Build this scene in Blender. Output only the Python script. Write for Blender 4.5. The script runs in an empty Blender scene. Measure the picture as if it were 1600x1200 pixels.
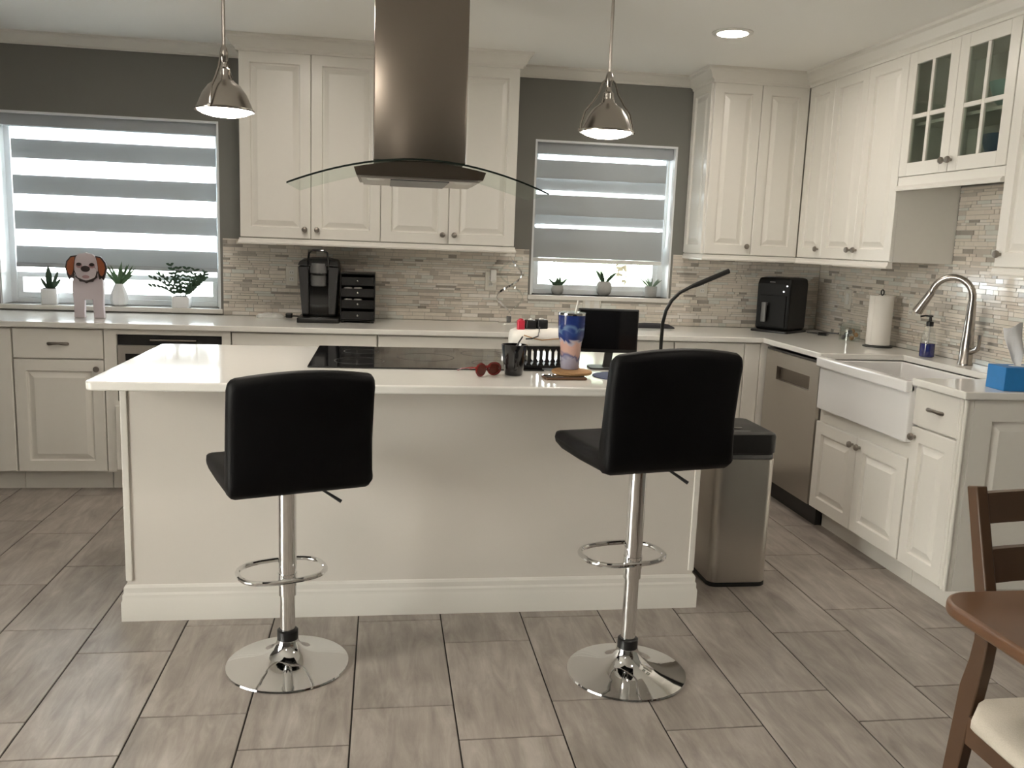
import bpy, bmesh, math, random
from mathutils import Vector, Matrix

# ------------------------------------------------------------------ camera, world, exposure
SC = bpy.context.scene
COL = SC.collection
PI = math.pi
CX, CY, CZ = -2.8384, -5.4492, 1.4124
YAW, PITCH, ROLL, FPX = 0.149, 0.1612, 0.0378, 1368.5
fw = Vector((math.sin(YAW)*math.cos(PITCH), math.cos(YAW)*math.cos(PITCH), -math.sin(PITCH)))
r0 = Vector((math.cos(YAW), -math.sin(YAW), 0)); u0 = r0.cross(fw)
rr = math.cos(ROLL)*r0 + math.sin(ROLL)*u0
uu = -math.sin(ROLL)*r0 + math.cos(ROLL)*u0
cam_d = bpy.data.cameras.new('camera'); cam = bpy.data.objects.new('camera', cam_d); COL.objects.link(cam)
cam_d.sensor_fit = 'HORIZONTAL'; cam_d.sensor_width = 36.0; cam_d.lens = FPX*36.0/1600.0
cam_d.clip_start = 0.05
cam.matrix_world = Matrix(((rr.x, uu.x, -fw.x, CX), (rr.y, uu.y, -fw.y, CY), (rr.z, uu.z, -fw.z, CZ), (0, 0, 0, 1)))
SC.camera = cam

world = bpy.data.worlds.new('world'); SC.world = world; world.use_nodes = True
bg = world.node_tree.nodes['Background']
bg.inputs['Color'].default_value = (0.94, 0.98, 1.0, 1); bg.inputs['Strength'].default_value = 3.2
SC.view_settings.view_transform = 'Standard'; SC.view_settings.look = 'None'
SC.view_settings.gamma = 1.0; SC.view_settings.use_curve_mapping = False
SC.view_settings.exposure = 2.5
PENDANT_E, DOWN_E = 8.0, 28.0

rnd = random.Random(7)

# ------------------------------------------------------------------ materials
MATS = {}
def nodes_of(name):
    m = bpy.data.materials.new(name); m.use_nodes = True
    nt = m.node_tree; b = nt.nodes['Principled BSDF']
    MATS[name] = m
    return m, nt, b
def pbr(name, col, rough=.5, metal=0., bump=0., scale=60., var=0., coat=0., spec=.5, detail=3., stretch=None):
    m, nt, b = nodes_of(name)
    b.inputs['Base Color'].default_value = (*col, 1); b.inputs['Roughness'].default_value = rough
    b.inputs['Metallic'].default_value = metal; b.inputs['Specular IOR Level'].default_value = spec
    if coat: b.inputs['Coat Weight'].default_value = coat; b.inputs['Coat Roughness'].default_value = .08
    tc = nt.nodes.new('ShaderNodeTexCoord'); src = tc.outputs['Object']
    if stretch:
        mp = nt.nodes.new('ShaderNodeMapping'); mp.inputs['Scale'].default_value = stretch
        nt.links.new(src, mp.inputs['Vector']); src = mp.outputs['Vector']
    n = nt.nodes.new('ShaderNodeTexNoise'); n.inputs['Scale'].default_value = scale; n.inputs['Detail'].default_value = detail
    nt.links.new(src, n.inputs['Vector'])
    if var > 0:
        r = nt.nodes.new('ShaderNodeMix'); r.data_type = 'RGBA'
        r.inputs['A'].default_value = (*[max(0, c*(1-var)) for c in col], 1)
        r.inputs['B'].default_value = (*[min(1, c*(1+var)) for c in col], 1)
        nt.links.new(n.outputs['Fac'], r.inputs['Factor']); nt.links.new(r.outputs['Result'], b.inputs['Base Color'])
    if bump > 0:
        bp = nt.nodes.new('ShaderNodeBump'); bp.inputs['Strength'].default_value = bump; bp.inputs['Distance'].default_value = .002
        nt.links.new(n.outputs['Fac'], bp.inputs['Height']); nt.links.new(bp.outputs['Normal'], b.inputs['Normal'])
    return m
def glassy(name, tint, gloss=.06, rough=.02, fres=True):
    m = bpy.data.materials.new(name); m.use_nodes = True; nt = m.node_tree; nt.nodes.clear()
    out = nt.nodes.new('ShaderNodeOutputMaterial'); mix = nt.nodes.new('ShaderNodeMixShader')
    tr = nt.nodes.new('ShaderNodeBsdfTransparent'); tr.inputs['Color'].default_value = (*tint, 1)
    gl = nt.nodes.new('ShaderNodeBsdfGlossy'); gl.inputs['Roughness'].default_value = rough
    lw = nt.nodes.new('ShaderNodeFresnel'); lw.inputs['IOR'].default_value = 1.45
    if fres: nt.links.new(lw.outputs['Fac'], mix.inputs['Fac'])
    else: mix.inputs['Fac'].default_value = gloss
    nt.links.new(tr.outputs[0], mix.inputs[1]); nt.links.new(gl.outputs[0], mix.inputs[2]); nt.links.new(mix.outputs[0], out.inputs['Surface'])
    MATS[name] = m; return m
def emit(name, col, s):
    m = bpy.data.materials.new(name); m.use_nodes = True; nt = m.node_tree; nt.nodes.clear()
    out = nt.nodes.new('ShaderNodeOutputMaterial'); e = nt.nodes.new('ShaderNodeEmission')
    e.inputs['Color'].default_value = (*col, 1); e.inputs['Strength'].default_value = s
    nt.links.new(e.outputs[0], out.inputs['Surface']); MATS[name] = m; return m
def fabric(name, col, trans, see=0.0):
    m = bpy.data.materials.new(name); m.use_nodes = True; nt = m.node_tree; nt.nodes.clear()
    out = nt.nodes.new('ShaderNodeOutputMaterial')
    d = nt.nodes.new('ShaderNodeBsdfDiffuse'); d.inputs['Color'].default_value = (*col, 1)
    t = nt.nodes.new('ShaderNodeBsdfTranslucent'); t.inputs['Color'].default_value = (*col, 1)
    tc = nt.nodes.new('ShaderNodeTexCoord'); w = nt.nodes.new('ShaderNodeTexNoise'); w.inputs['Scale'].default_value = 400
    nt.links.new(tc.outputs['Object'], w.inputs['Vector'])
    bp = nt.nodes.new('ShaderNodeBump'); bp.inputs['Strength'].default_value = .1; bp.inputs['Distance'].default_value = .001
    nt.links.new(w.outputs['Fac'], bp.inputs['Height']); nt.links.new(bp.outputs['Normal'], d.inputs['Normal'])
    a = nt.nodes.new('ShaderNodeMixShader'); a.inputs['Fac'].default_value = trans
    nt.links.new(d.outputs[0], a.inputs[1]); nt.links.new(t.outputs[0], a.inputs[2]); last = a
    if see:
        tr = nt.nodes.new('ShaderNodeBsdfTransparent'); b = nt.nodes.new('ShaderNodeMixShader'); b.inputs['Fac'].default_value = see
        nt.links.new(a.outputs[0], b.inputs[1]); nt.links.new(tr.outputs[0], b.inputs[2]); last = b
    nt.links.new(last.outputs[0], out.inputs['Surface']); MATS[name] = m; return m

pbr('wall_paint', (.20, .196, .178), .7, bump=.15, scale=180)
pbr('ceiling_paint', (.90, .89, .85), .8, bump=.2, scale=150)
pbr('trim_paint', (.76, .735, .68), .4, bump=.03, scale=40)
pbr('cabinet_paint', (.78, .755, .70), .32, bump=.03, scale=40, var=.015)
pbr('island_paint', (.70, .66, .605), .45, bump=.05, scale=50)
pbr('grout_dark', (.035, .03, .026), .9, bump=.3, scale=300)
pbr('grout_light', (.5, .47, .42), .8, bump=.3, scale=300)
pbr('quartz', (.80, .785, .74), .09, var=.02, scale=30)
pbr('fireclay', (.80, .79, .78), .12)
pbr('pewter', (.33, .30, .27), .30, 1.0)
pbr('nickel', (.40, .37, .34), .25, 1.0, var=.04, scale=20)
pbr('brushed_steel', (.58, .55, .51), .30, 1.0, var=.06, scale=30, stretch=(1, 1, 60))
pbr('hood_steel', (.235, .205, .175), .27, 1.0, var=.05, scale=20, stretch=(40, 40, 1))
pbr('chrome', (.78, .78, .78), .05, 1.0)
pbr('black_leather', (.0025, .0025, .003), .5, bump=.25, scale=500, spec=.15)
pbr('black_plastic', (.012, .012, .012), .35)
pbr('black_gloss', (.008, .008, .009), .06, coat=.5)
pbr('matte_black', (.005, .005, .005), .4, spec=.25)
pbr('dark_grey_plastic', (.045, .045, .046), .4)
pbr('mid_grey_plastic', (.13, .13, .13), .35)
pbr('white_plastic', (.75, .74, .70), .35)
pbr('cream_plastic', (.68, .65, .58), .4)
pbr('white_ceramic', (.82, .82, .82), .15)
pbr('stone_pot', (.36, .36, .34), .8, bump=.4, scale=120, var=.12)
pbr('soil', (.05, .035, .025), .95, bump=.5, scale=200)
pbr('leaf_green', (.06, .13, .05), .5, var=.3, scale=40)
pbr('leaf_dark', (.03, .07, .035), .5, var=.4, scale=60)
pbr('leaf_pale', (.16, .22, .16), .5, var=.3, scale=40)
pbr('tree_leaf', (.40, .46, .34), .6, var=.3, scale=8)
pbr('bark', (.12, .09, .06), .9, bump=.5, scale=40)
pbr('vinyl_white', (.80, .82, .83), .35)
pbr('paving', (.62, .60, .57), .9, bump=.2, scale=30, var=.08)
pbr('paper', (.80, .77, .72), .85, bump=.3, scale=250)
pbr('tissue_paper', (.80, .80, .80), .9)
pbr('blue_card', (.02, .20, .52), .5, var=.1, scale=30)
pbr('navy_mat', (.07, .09, .16), .8, bump=.3, scale=500)
pbr('cork', (.44, .25, .11), .75, bump=.3, scale=250, var=.2)
pbr('red_gloss', (.17, .012, .010), .18)
pbr('red_plastic', (.55, .03, .06), .35)
pbr('amber_lens', (.12, .02, .012), .05)
pbr('dog_white', (.60, .53, .56), .5)
pbr('dog_brown', (.30, .085, .03), .55, var=.2, scale=60)
pbr('dog_dark', (.03, .018, .018), .5)
pbr('dog_pink', (.40, .24, .25), .55)
pbr('walnut', (.085, .045, .024), .38, var=.35, scale=10, stretch=(1, 1, .12), bump=.08)
pbr('walnut_top', (.12, .058, .028), .3, var=.3, scale=10, stretch=(.12, 1, 1), bump=.05)
pbr('seat_fabric', (.55, .50, .42), .9, bump=.5, scale=300, var=.12)
pbr('dark_cloth', (.035, .033, .04), .9, bump=.4, scale=120)
pbr('white_cloth', (.72, .72, .68), .9, bump=.4, scale=90)
pbr('blue_dish', (.03, .07, .13), .3)
pbr('teal_dish', (.16, .30, .28), .3)
pbr('cabinet_inside', (.66, .65, .60), .6)
glassy('pane', (.97, .99, .99))
glassy('light_warming_pane', (.95, .92, .87))  # tint put in to warm and dim the light through the added door
glassy('cabinet_glass', (.88, .92, .88), .10, .03, False)
glassy('hood_glass', (.93, .96, .94), .035, .02, False)
glassy('clear_glass', (.95, .97, .96), .09, .03, False)
emit('pendant_glow', (1.0, .89, .78), PENDANT_E)
emit('downlight_glow', (1.0, .91, .80), DOWN_E)
emit('white_led', (1, 1, 1), 1.5)
fabric('blind_opaque', (.50, .53, .55), .16)
fabric('blind_dense', (.42, .44, .45), .02)
fabric('blind_sheer', (.85, .88, .90), .6, .62)
fabric('blind_cassette', (.45, .47, .49), .05)

def mosaic_mat(name, col, rough, var=.12):
    return pbr(name, col, rough, var=var, scale=25, coat=.3)
MOS = []
for i, (c, r) in enumerate([((.79, .73, .64), .20), ((.73, .67, .59), .34), ((.56, .51, .445), .28), ((.83, .79, .73), .14),
                            ((.72, .72, .66), .12), ((.40, .365, .32), .25), ((.69, .62, .54), .38)]):
    MOS.append(mosaic_mat('mosaic_%d' % i, c, r))

def tile_material():
    m, nt, b = nodes_of('porcelain_tile')
    tc = nt.nodes.new('ShaderNodeTexCoord'); oi = nt.nodes.new('ShaderNodeObjectInfo')
    add = nt.nodes.new('ShaderNodeVectorMath'); add.operation = 'ADD'
    mul = nt.nodes.new('ShaderNodeVectorMath'); mul.operation = 'SCALE'; mul.inputs['Scale'].default_value = 37.
    cmb = nt.nodes.new('ShaderNodeCombineXYZ')
    nt.links.new(oi.outputs['Random'], cmb.inputs[0]); nt.links.new(oi.outputs['Random'], cmb.inputs[1]); nt.links.new(cmb.outputs[0], mul.inputs[0])
    nt.links.new(tc.outputs['Object'], add.inputs[0]); nt.links.new(mul.outputs[0], add.inputs[1])
    mp = nt.nodes.new('ShaderNodeMapping'); mp.inputs['Scale'].default_value = (9, 1.6, 1); mp.inputs['Rotation'].default_value = (0, 0, .12)
    nt.links.new(add.outputs[0], mp.inputs['Vector'])
    n1 = nt.nodes.new('ShaderNodeTexNoise'); n1.inputs['Scale'].default_value = 2.2; n1.inputs['Detail'].default_value = 8; n1.inputs['Roughness'].default_value = .65
    n1.inputs['Distortion'].default_value = .6
    nt.links.new(mp.outputs[0], n1.inputs['Vector'])
    n2 = nt.nodes.new('ShaderNodeTexNoise'); n2.inputs['Scale'].default_value = 5.; n2.inputs['Detail'].default_value = 6
    nt.links.new(add.outputs[0], n2.inputs['Vector'])
    cr = nt.nodes.new('ShaderNodeValToRGB')
    cr.color_ramp.elements[0].position = .30; cr.color_ramp.elements[0].color = (.205, .175, .155, 1)
    cr.color_ramp.elements[1].position = .72; cr.color_ramp.elements[1].color = (.50, .455, .41, 1)
    e = cr.color_ramp.elements.new(.5); e.color = (.335, .296, .263, 1)
    mx = nt.nodes.new('ShaderNodeMix'); mx.data_type = 'FLOAT'; mx.inputs['Factor'].default_value = .3
    nt.links.new(n1.outputs['Fac'], mx.inputs['A']); nt.links.new(n2.outputs['Fac'], mx.inputs['B']); nt.links.new(mx.outputs['Result'], cr.inputs['Fac'])
    hsv = nt.nodes.new('ShaderNodeHueSaturation'); mr = nt.nodes.new('ShaderNodeMapRange')
    mr.inputs['To Min'].default_value = .93; mr.inputs['To Max'].default_value = 1.07
    nt.links.new(oi.outputs['Random'], mr.inputs['Value']); nt.links.new(mr.outputs[0], hsv.inputs['Value'])
    nt.links.new(cr.outputs[0], hsv.inputs['Color']); nt.links.new(hsv.outputs[0], b.inputs['Base Color'])
    b.inputs['Roughness'].default_value = .36
    bp = nt.nodes.new('ShaderNodeBump'); bp.inputs['Strength'].default_value = .12; bp.inputs['Distance'].default_value = .002
    nt.links.new(n1.outputs['Fac'], bp.inputs['Height']); nt.links.new(bp.outputs[0], b.inputs['Normal'])
tile_material()

def tumbler_material():
    m, nt, b = nodes_of('tumbler_swirl')
    tc = nt.nodes.new('ShaderNodeTexCoord'); sep = nt.nodes.new('ShaderNodeSeparateXYZ'); nt.links.new(tc.outputs['Object'], sep.inputs[0])
    n = nt.nodes.new('ShaderNodeTexNoise'); n.inputs['Scale'].default_value = 14; n.inputs['Detail'].default_value = 2; n.inputs['Distortion'].default_value = 1.2
    nt.links.new(tc.outputs['Object'], n.inputs['Vector'])
    ma = nt.nodes.new('ShaderNodeMath'); ma.operation = 'MULTIPLY_ADD'; ma.inputs[1].default_value = .10
    nt.links.new(n.outputs['Fac'], ma.inputs[0]); nt.links.new(sep.outputs['Z'], ma.inputs[2])
    mr = nt.nodes.new('ShaderNodeMapRange'); mr.inputs['From Min'].default_value = .045; mr.inputs['From Max'].default_value = .27
    nt.links.new(ma.outputs[0], mr.inputs['Value'])
    cr = nt.nodes.new('ShaderNodeValToRGB'); cr.color_ramp.interpolation = 'LINEAR'
    pts = [(0, (.40, .40, .52)), (.16, (.45, .45, .58)), (.22, (.14, .15, .30)), (.27, (.62, .40, .34)), (.44, (.62, .38, .32)), (.48, (.45, .42, .50)),
           (.52, (.02, .035, .16)), (.68, (.03, .06, .22)), (.72, (.12, .20, .36)), (.76, (.02, .04, .18)), (1, (.02, .035, .15))]
    el = cr.color_ramp.elements; el[0].position = 0; el[0].color = (*pts[0][1], 1); el[1].position = 1; el[1].color = (*pts[-1][1], 1)
    for p, c in pts[1:-1]:
        q = el.new(p); q.color = (*c, 1)
    nt.links.new(mr.outputs[0], cr.inputs['Fac']); nt.links.new(cr.outputs[0], b.inputs['Base Color'])
    b.inputs['Roughness'].default_value = .12
tumbler_material()

# ------------------------------------------------------------------ mesh helpers
class MB:
    def __init__(s): s.v = []; s.f = []; s.m = []; s.mi = 0
    def add(s, vs, fs):
        o = len(s.v); s.v += [Vector(p) for p in vs]; s.f += [[o+i for i in f] for f in fs]; s.m += [s.mi]*len(fs); return s
    def box(s, x0, x1, y0, y1, z0, z1):
        x0, x1 = min(x0, x1), max(x0, x1); y0, y1 = min(y0, y1), max(y0, y1); z0, z1 = min(z0, z1), max(z0, z1)
        return s.add([(x0, y0, z0), (x1, y0, z0), (x1, y1, z0), (x0, y1, z0), (x0, y0, z1), (x1, y0, z1), (x1, y1, z1), (x0, y1, z1)],
                     [(0, 3, 2, 1), (4, 5, 6, 7), (0, 1, 5, 4), (1, 2, 6, 5), (2, 3, 7, 6), (3, 0, 4, 7)])
    def loops(s, rings, cap0=True, cap1=True, closed=True):
        o = len(s.v); n = len(rings[0])
        for r in rings: s.v += [Vector(p) for p in r]
        for i in range(len(rings)-1):
            for j in range(n if closed else n-1):
                k = (j+1) % n
                s.f.append([o+i*n+j, o+i*n+k, o+(i+1)*n+k, o+(i+1)*n+j]); s.m.append(s.mi)
        if cap0: s.f.append([o+j for j in reversed(range(n))]); s.m.append(s.mi)
        if cap1: s.f.append([o+(len(rings)-1)*n+j for j in range(n)]); s.m.append(s.mi)
        return s
    def lathe(s, prof, c=(0, 0, 0), seg=24, axis=None, cap0=True, cap1=True, sx=1., sy=1.):
        M = Matrix.Identity(3)
        if axis is not None: M = Vector((0, 0, 1)).rotation_difference(Vector(axis).normalized()).to_matrix()
        c = Vector(c)
        rings = [[c + M @ Vector((r*sx*math.cos(2*PI*j/seg), r*sy*math.sin(2*PI*j/seg), z)) for j in range(seg)] for r, z in prof]
        return s.loops(rings, cap0, cap1)
    def cyl(s, p, q, r, seg=16, r2=None):
        p = Vector(p); q = Vector(q); d = q-p
        return s.lathe([(r, 0), (r if r2 is None else r2, d.length)], p, seg, d)
    def tube(s, pts, r, seg=10, closed=False, rads=None, flat=None):
        pts = [Vector(p) for p in pts]; n = len(pts); rings = []
        up = None
        for i, p in enumerate(pts):
            a = pts[(i-1) % n] if (closed or i > 0) else p; b = pts[(i+1) % n] if (closed or i < n-1) else p
            t = (b-a).normalized()
            if up is None: up = t.orthogonal().normalized()
            up = (up - t*up.dot(t));
            up = up.normalized() if up.length > 1e-6 else t.orthogonal().normalized()
            w = t.cross(up); R = rads[i] if rads else r
            rings.append([p + R*(math.cos(2*PI*j/seg)*up + math.sin(2*PI*j/seg)*w) for j in range(seg)])
        if closed: rings.append(rings[0]); return s.loops(rings, False, False)
        return s.loops(rings)
    def prism(s, poly, fr, d0, d1):
        """poly = (u,v) outline counter-clockwise seen from +d; fr(u,v,d) -> world"""
        return s.loops([[fr(u, v, d0) for u, v in poly], [fr(u, v, d1) for u, v in poly]])
    def rbox(s, x0, x1, y0, y1, z0, z1, r, seg=4, rt=None):
        """box with rounded vertical corners and a small rounded top"""
        def ring(i, z):
            out = []
            for cx, cy, a in ((x1-r, y1-r, 0), (x0+r, y1-r, PI/2), (x0+r, y0+r, PI), (x1-r, y0+r, 1.5*PI)):
                for k in range(seg+1):
                    t = a + PI/2*k/seg; rr_ = max(r-i, .0005)
                    out.append((cx+rr_*math.cos(t), cy+rr_*math.sin(t), z))
            return out
        rt = min(r, .004) if rt is None else rt
        return s.loops([ring(rt*.6, z0), ring(0, z0+rt*.6), ring(0, z1-rt), ring(rt*.3, z1-rt*.3), ring(rt, z1)])
    def xf(s, M):
        s.v = [M @ p for p in s.v]; return s

WL = {}
def wl(o): return WL.get(o.name, Vector((0, 0, 0)))
def obj(name, mb, mats, parent=None, smooth=True, angle=35, bevel=0., seg=2, kind=None, label=None, recalc=True):
    me = bpy.data.meshes.new(name)
    vs = mb.v
    lo = Vector((min(p.x for p in vs), min(p.y for p in vs), min(p.z for p in vs))); hi = Vector((max(p.x for p in vs), max(p.y for p in vs), max(p.z for p in vs)))
    c = Vector(((lo.x+hi.x)/2, (lo.y+hi.y)/2, lo.z))
    me.from_pydata([p-c for p in vs], [], mb.f)
    if not isinstance(mats, (list, tuple)): mats = [mats]
    for m in mats: me.materials.append(MATS[m] if isinstance(m, str) else m)
    if len(mats) > 1: me.polygons.foreach_set('material_index', mb.m)
    if recalc:
        bm = bmesh.new(); bm.from_mesh(me); bmesh.ops.recalc_face_normals(bm, faces=bm.faces); bm.to_mesh(me); bm.free()
    if smooth:
        me.polygons.foreach_set('use_smooth', [True]*len(me.polygons)); me.set_sharp_from_angle(angle=math.radians(angle))
    me.update()
    o = bpy.data.objects.new(name, me); COL.objects.link(o)
    if parent is not None: o.parent = parent; o.location = c - wl(parent)
    else: o.location = c
    WL[o.name] = c
    if bevel:
        b = o.modifiers.new('bevel', 'BEVEL'); b.width = bevel; b.segments = seg; b.limit_method = 'ANGLE'; b.angle_limit = math.radians(40); b.harden_normals = False
    if kind: o['kind'] = kind
    if label: o['label'] = label
    return o
def tag(o, label, cat, group=None):
    o['label'] = label; o['category'] = cat
    if group: o['group'] = group
    return o
def thing(name, label, cat, loc, rotz=0., group=None, local=False):
    o = bpy.data.objects.new(name, None); COL.objects.link(o); o.location = loc; o.rotation_euler = (0, 0, rotz)
    o.empty_display_size = .1
    WL[o.name] = Vector((0, 0, 0)) if local else Vector(loc)
    return tag(o, label, cat, group)
def struct_empty(name, loc):
    o = bpy.data.objects.new(name, None); COL.objects.link(o); o.location = loc; WL[o.name] = Vector(loc); o['kind'] = 'structure'; return o
def struct(name, mb, mat, **k):
    return obj(name, mb, mat, kind='structure', **k)
def link_copy(src, parent, loc):
    c = src.copy(); COL.objects.link(c); c.parent = parent; c.location = loc; return c

def FB(x0, yf, z0):   # frame facing -y (back wall things): u -> +x, v -> up, d -> -y
    return lambda u, v, d: Vector((x0+u, yf-d, z0+v))
def FR(xf, y0, z0):   # frame facing -x (right wall things): u -> -y, v -> up, d -> -x
    return lambda u, v, d: Vector((xf-d, y0-u, z0+v))
def FT(x0, y0, z0):   # frame facing up
    return lambda u, v, d: Vector((x0+u, y0+v, z0+d))

def rect_loops(mb, fr, w, h, steps):
    """concentric rectangles (inset, depth) from the back outward, last one capped"""
    rings = [[fr(i, i, d), fr(w-i, i, d), fr(w-i, h-i, d), fr(i, h-i, d)] for i, d in steps]
    return mb.loops(rings)
def raised_door(fr, w, h, t=.02, s=.058):
    s = min(s, w*.22)
    return rect_loops(MB(), fr, w, h, [(0, 0), (0, t-.003), (.003, t), (s, t), (s+.005, t-.0115), (s+.011, t-.0115), (s+.038, t-.001), (s+.042, t-.001)])
def flat_front(fr, w, h, t=.02):
    return rect_loops(MB(), fr, w, h, [(0, 0), (0, t-.004), (.004, t), (.008, t)])
def knob(parent, P, D, mat='pewter'):
    mb = MB().lathe([(.006, 0), (.006, .012), (.015, .016), (.016, .022), (.013, .028), (.004, .030)], P, 12, D)
    return obj('knob', mb, mat, parent)
def pull(parent, fr, u, v, w=.10, mat='pewter'):
    mb = MB()
    pts = [fr(u-w/2, v, .0), fr(u-w/2, v, .016), fr(u-w/2+.006, v, .024), fr(u-w/2+.02, v+.001, .029), fr(u, v+.003, .032), fr(u+w/2-.02, v+.001, .029), fr(u+w/2-.006, v, .024), fr(u+w/2, v, .016), fr(u+w/2, v, .0)]
    mb.tube(pts, .005, 8, rads=[.011, .008, .009, .008, .006, .008, .009, .008, .011])
    return obj('handle', mb, mat, parent)
def sweep(mb, prof, path):
    """prof = (out, z); path = (x,y) polyline, out lies to the right of travel; open ends capped"""
    P = [Vector((x, y)) for x, y in path]; rings = []
    nrm = []
    for i in range(len(P)-1):
        t = (P[i+1]-P[i]).normalized(); nrm.append(Vector((t.y, -t.x)))
    for i, p in enumerate(P):
        a = nrm[max(i-1, 0)]; b = nrm[min(i, len(nrm)-1)]
        m = (a+b); m = m/m.length; k = 1/max(m.dot(a), .2)
        rings.append([(p.x+m.x*k*o, p.y+m.y*k*o, z) for o, z in prof])
    return mb.loops(rings)

# ------------------------------------------------------------------ the room
ZC = .914            # worktop height
ZCEIL = 2.455
XL, YF = -6.2, -8.2  # left wall, front wall
TW = .2              # outer wall thickness
W1 = (-5.03, -3.80, .948, 2.035)     # window openings x0,x1,z0,z1
W2 = (-1.93, -1.025, 1.088, 2.035)

# floor: grout bed with single porcelain tiles
floor = struct('floor', MB().box(XL-TW, TW, YF-TW, TW, -.16, -.0035), 'grout_dark', smooth=False)
P_T = .3073; TX0 = -2.915; TY0 = -2.5331; PH = .6882
def tile_mesh(w, l, name='tile'):
    g = .005; mb = MB()
    rect_loops(mb, lambda u, v, d: Vector((-w/2+u, -l/2+v, d)), w, l, [(g/2, -.009), (g/2, -.0012), (g/2+.0015, 0), (g/2+.003, 0)])
    me = bpy.data.meshes.new(name); me.from_pydata(mb.v, [], mb.f); me.materials.append(MATS['porcelain_tile']); return me
full_tile = tile_mesh(P_T, 2*P_T)
kx0 = math.floor((XL-TX0)/P_T); kx1 = math.ceil((0-TX0)/P_T)
for k in range(kx0, kx1):
    xa, xb = TX0+k*P_T, TX0+(k+1)*P_T
    xa_, xb_ = max(xa, XL), min(xb, 0)
    if xb_-xa_ < .02: continue
    yb = TY0 - (PH*2*P_T if k % 2 == 0 else 0)
    n0 = math.floor((YF-yb)/(2*P_T)); n1 = math.ceil((0-yb)/(2*P_T))
    for n in range(n0, n1):
        ya, yc = yb+n*2*P_T, yb+(n+1)*2*P_T
        ya_, yc_ = max(ya, YF), min(yc, 0)
        if yc_-ya_ < .02: continue
        whole = abs((xb_-xa_)-P_T) < 1e-6 and abs((yc_-ya_)-2*P_T) < 1e-6
        me = full_tile if whole else tile_mesh(xb_-xa_, yc_-ya_)
        o = bpy.data.objects.new('tile', me); COL.objects.link(o); o.parent = floor
        o.location = Vector(((xa_+xb_)/2, (ya_+yc_)/2, 0)) - wl(floor)

struct('ceiling', MB().box(XL-TW, TW, YF-TW, TW, ZCEIL, ZCEIL+.15), 'ceiling_paint', smooth=False)

def wall_with_holes(fr, L, H, holes, t):
    """fr(u,v,d): u along the wall, d towards the outside 0..t; holes (u0,u1,v0,v1) sorted by u"""
    mb = MB()
    def bx(u0, u1, v0, v1):
        if u1-u0 < 1e-4 or v1-v0 < 1e-4: return
        a = fr(u0, v0, 0); b = fr(u1, v1, t); mb.box(a.x, b.x, a.y, b.y, a.z, b.z)
    c = 0
    for (u0, u1, v0, v1) in holes:
        bx(c, u0, 0, H); bx(u0, u1, 0, v0); bx(u0, u1, v1, H); c = u1
    bx(c, L, 0, H); return mb
wx0 = XL-TW
wall_back = struct('wall_back', wall_with_holes(lambda u, v, d: Vector((wx0+u, d, -.15+v)), TW-wx0, ZCEIL+.15,
      [(W1[0]-wx0, W1[1]-wx0, W1[2]+.15, W1[3]+.15), (W2[0]-wx0, W2[1]-wx0, W2[2]+.15, W2[3]+.15)], TW), 'wall_paint', smooth=False)
wall_right = struct('wall_right', MB().box(0, TW, YF-TW, 0, -.15, ZCEIL), 'wall_paint', smooth=False)
W4 = (-5.5, -3.1, 0, 2.1)
wall_left = struct('wall_left', wall_with_holes(lambda u, v, d: Vector((XL-d, YF-TW+u, -.15+v)), TW-YF, ZCEIL+.15,
      [(W4[0]-YF+TW, W4[1]-YF+TW, W4[2]+.15, W4[3]+.15)], TW), 'wall_paint', smooth=False)
wall_front = struct('wall_front', MB().box(XL, 0, YF-TW, YF, -.15, ZCEIL), 'wall_paint', smooth=False)
struct('ground', MB().box(-22, 18, -24, 26, -.35, -.16), 'paving', smooth=False)

# windows: vinyl frame, sashes, panes, sill
def window_back(name, w, yg, rail_z, div):
    x0, x1, z0, z1 = w
    e = struct_empty(name, ((x0+x1)/2, .1, z0))
    f = MB(); t = .045
    f.box(x0, x0+t, yg-.035, yg+.03, z0, z1).box(x1-t, x1, yg-.035, yg+.03, z0, z1).box(x0+t, x1-t, yg-.035, yg+.03, z0, z0+t*.7).box(x0+t, x1-t, yg-.035, yg+.03, z1-t, z1)
    obj('window_frame', f, 'vinyl_white', e, bevel=.003, smooth=False)
    r = MB().box(x0, x0+.012, .0, yg-.035, z0, z1).box(x1-.012, x1, .0, yg-.035, z0, z1).box(x0+.012, x1-.012, 0, yg-.035, z1-.012, z1)
    obj('reveal', r, 'vinyl_white', e, smooth=False)
    s = MB().box(x0+t, x1-t, yg-.022, yg+.01, rail_z, rail_z+.03).box(x0+t, x1-t, yg-.022, yg+.01, z0+t*.7, z0+t*.7+.03)
    s.box(x0+t, x0+t+.028, yg-.022, yg+.01, z0+t*.7+.03, rail_z).box(x1-t-.028, x1-t, yg-.022, yg+.01, z0+t*.7+.03, rail_z)
    obj('sash', s, 'vinyl_white', e, bevel=.002, smooth=False)
    obj('pane', MB().box(x0+t+.028, x1-t-.028, yg-.006, yg, z0+t*.7+.03, rail_z), 'pane', e, smooth=False)
    obj('pane', MB().box(x0+t, x1-t, yg-.006, yg, rail_z+.03, z1-t), 'pane', e, smooth=False)
    obj('sill', MB().box(x0-.012, x1+.012, -.022, yg-.035, z0-.028, z0), 'trim_paint', e, bevel=.004, smooth=False)
    return e
window_back('window_1', W1, .165, 1.098, 1)
window_back('window_2', W2, .165, 1.36, 1)
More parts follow.
